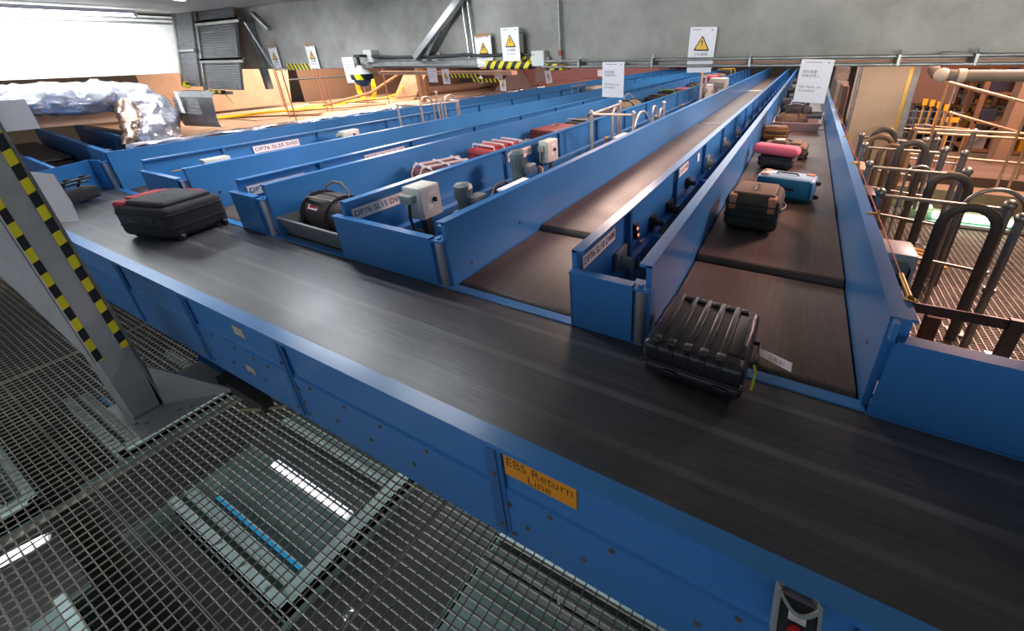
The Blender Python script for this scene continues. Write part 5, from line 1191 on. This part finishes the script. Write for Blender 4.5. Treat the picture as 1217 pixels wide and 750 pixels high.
b = MB(); b.box(-3.75, -3.10, .86, .93, .004, .09); tag(b.build('kick_bar', mat('black_steel', '#3a3835', .6)), 'dark kick bar on the grating between column and conveyor', 'bar')
b = MB(); b.prism([(-4.28, .60, 1.76), (-4.30, .735, 1.70), (-4.30, .745, 1.50), (-4.30, .735, 1.37), (-4.28, .62, 1.40)], (-.01, .0, .0)); tag(b.build('paper_sheet', PAPER), 'crumpled white sheet sticking out behind the steel column', 'paper')
b = MB(); b.tube([(-3.30, .80, .012), (-3.18, .85, .02), (-3.05, .93, .03), (-2.85, 1.1, .03)], .012, 8); tag(b.build('hose', mat('pale_yellow_hose', '#a8a070', .6), None, True), 'pale yellow hose on the grating under the conveyor', 'hose')
b = MB(); b.tube([(-3.35, .93, .012), (-3.25, 1.0, .02), (-3.0, 1.15, .02)], .012, 8); tag(b.build('hose', mat('pale_yellow_hose', '#a8a070', .6), None, True), 'second pale hose just behind the first, nearer the column', 'hose')

# ================================================================== LOWER LEVEL SEEN THROUGH THE GRATING
TG = mat('grey_green_platform', '#566663', .5, .1, noise=.14, scale=5)
TG2 = mat('pale_grey_green_rail', '#8c9a96', .45, .2, noise=.15, scale=8)
TGD = mat('dark_green_machine', '#3d4a47', .55, noise=.2, scale=4)
BSTR = mat('cyan_blue_strip', '#2488b4', .45)
BLKB = mat('lower_black_belt', '#1c1a18', .6, noise=.2, scale=10)
def lower(label, x0, x1, y0, y1, z=-1.2, blue=True, bright=False):
    cx, cy = (x0+x1)/2, (y0+y1)/2
    t = thing('sorter_platform', label, 'machine', (cx, cy, -2.4))
    o_ = Vector((-cx, -cy, 2.4)); P = lambda b, n, m: part(b, n, m, t, o_)
    b = MB(); b.box(x0, x1, y0, y1, z-.35, z-.05, bev=.01); P(b, 'deck', TG)
    b = MB(); b.box(x0, x1, y0, y0+.06, z-.2, z); P(b, 'edge_rail', TG2)
    b = MB(); b.box(x0, x1, y1-.06, y1, z-.2, z); P(b, 'edge_rail', TG2)
    b = MB(); b.box(x1-.10, x1, y0, y1, z-.2, z-.01); P(b, 'end_rail', TG2)
    b = MB(); b.box(x0+.05, x1-.12, y0+.10, y0+.17, z-.05, z-.02); P(b, 'slat', TG2)
    if blue:
        b = MB(); b.box(x0+.35, x1-.02, y0+.215, y0+.245, z-.05, z-.012); P(b, 'blue_strip', BSTR)
    ym = y0+(y1-y0)*.52
    b = MB(); b.box(x0+.02, x1-.11, ym, ym+.05, z-.06, z+.02); P(b, 'guide_rail', STEEL)
    b = MB(); b.box(x0+.02, x1-.11, ym+.07, ym+.12, z-.06, z+.02); P(b, 'guide_rail', STEEL)
    b = MB(); b.box(x0+.02, x1-.11, y1-.30, y1-.26, z-.06, z); P(b, 'guide_rail', TG2)
    b = MB(); b.box(x0+.02, x1-.11, ym+.15, y1-.33, z-.05, z-.04); P(b, 'inner_deck', TGD)
    for (x, y) in ((x0+.1, y0+.1), (x1-.2, y0+.1), (x0+.1, y1-.15), (x1-.2, y1-.15)):
        b = MB(); b.box(x, x+.08, y, y+.06, -2.4, z-.35); P(b, 'leg', TG2)
    for k in range(5):
        x = x0+.15+(x1-x0-.35)*k/4
        b = MB(); b.cyl((x, y0+.03, z), (x, y0+.03, z+.012), .016, 8); P(b, 'bolt', STEEL)
    return t
lower('grey green sorter platform with blue strip below the grating, centre left', -4.45, -2.70, .36, 1.62)
lower('grey green sorter platform with blue strip below the steel column foot', -7.1, -5.55, .36, 1.35)
lower('grey green sorter platform below the grating under the orange sign', -1.62, .25, .62, 1.75)
lower('grey green platform below the grating at the bottom left corner', -4.25, -2.2, -1.4, -.30, blue=False)
lower('grey green platform below the grating at the left edge', -8.6, -5.6, -.75, -.15, blue=False)
for (x0, x1, y0, y1, z, l) in ((-2.66, -1.66, .2, 2.2, -1.35, 'black cross belt between two grey green platforms below the grating'), (-5.5, -4.5, .05, 2.2, -1.35, 'black cross belt below the grating right of the column'), (-5.5, -4.3, -1.6, -.2, -1.4, 'black machine bay below the grating at bottom left')):
    t = thing('lower_belt', l, 'conveyor', ((x0+x1)/2, (y0+y1)/2, -2.4)); o_ = Vector((-(x0+x1)/2, -(y0+y1)/2, 2.4))
    b = MB(); b.box(x0+.03, x1-.03, y0, y1, z-.1, z); part(b, 'belt', BLKB, t, o_)
    for x in (x0, x1-.04):
        b = MB(); b.box(x, x+.04, y0, y1, z-.25, z+.04); part(b, 'side_rail', TGD, t, o_)
    for k in range(int((y1-y0)/.22)):
        b = MB(); b.cyl((x0+.04, y0+.1+.22*k, z-.12), (x1-.04, y0+.1+.22*k, z-.12), .03, 10); part(b, 'roller', STEEL_D, t, o_)
    for (x, y) in ((x0+.02, y0+.1), (x1-.1, y0+.1), (x0+.02, y1-.2), (x1-.1, y1-.2)):
        b = MB(); b.box(x, x+.07, y, y+.07, -2.4, z-.2); part(b, 'leg', TGD, t, o_)
b = MB(); b.box(-9, 1, -.14, .34, -1.75, -1.60); tag(b.build('walkway_slab', mat('dark_walkway', '#2b2826', .8, noise=.2, scale=5)), 'dark strip of floor running below the grating beside the platforms', 'floor strip')
t = thing('cable_bundle', 'thin black cable loop below the grating near the bottom centre', 'cable', (-.75, 1.0, -1.1)); b = MB(); b.tube([(-.2, .3, 0), (-.1, .15, .08), (0, .1, .03), (.15, .2, .1), (.3, .15, .0), (.5, .25, .03)], .012, 8); b.build('cable', RUB, t, True)
for (x, y, s, l) in ((-2.15, .42, .05, 'round steel knob below the grating at bottom centre'), (-2.2, .56, .045, 'second steel knob behind the first below the grating')):
    b = MB(); b.cyl((x, y, -1.35), (x, y, -1.22), .02, 10); b.sph((x, y, -1.2), s, 12); tag(b.build('knob', STEEL, None, True), l, 'knob')
def lowlamp(label, x, y, z, Ln, power, rz=0):
    t = thing('tube_lamp', label, 'lamp', (x, y, z), rz)
    b = MB(); b.box(-Ln/2, Ln/2, -.04, .04, -.05, -.015, bev=.004); b.build('housing', PAPER, t)
    b = MB(); b.cyl((-Ln/2+.02, 0, 0), (Ln/2-.02, 0, 0), .014, 12); b.build('tube', mat('lit_tube_low', (.9, .9, 1), .3, emit=5), t, True)
    return t
lowlamp('lit tube lamp lying on the centre left platform below the grating', -3.35, .985, -1.12, 1.1, 3)
lowlamp('short lit tube glinting below the grating at the far left edge', -4.95, -.36, -1.15, .30, 1, math.radians(75))
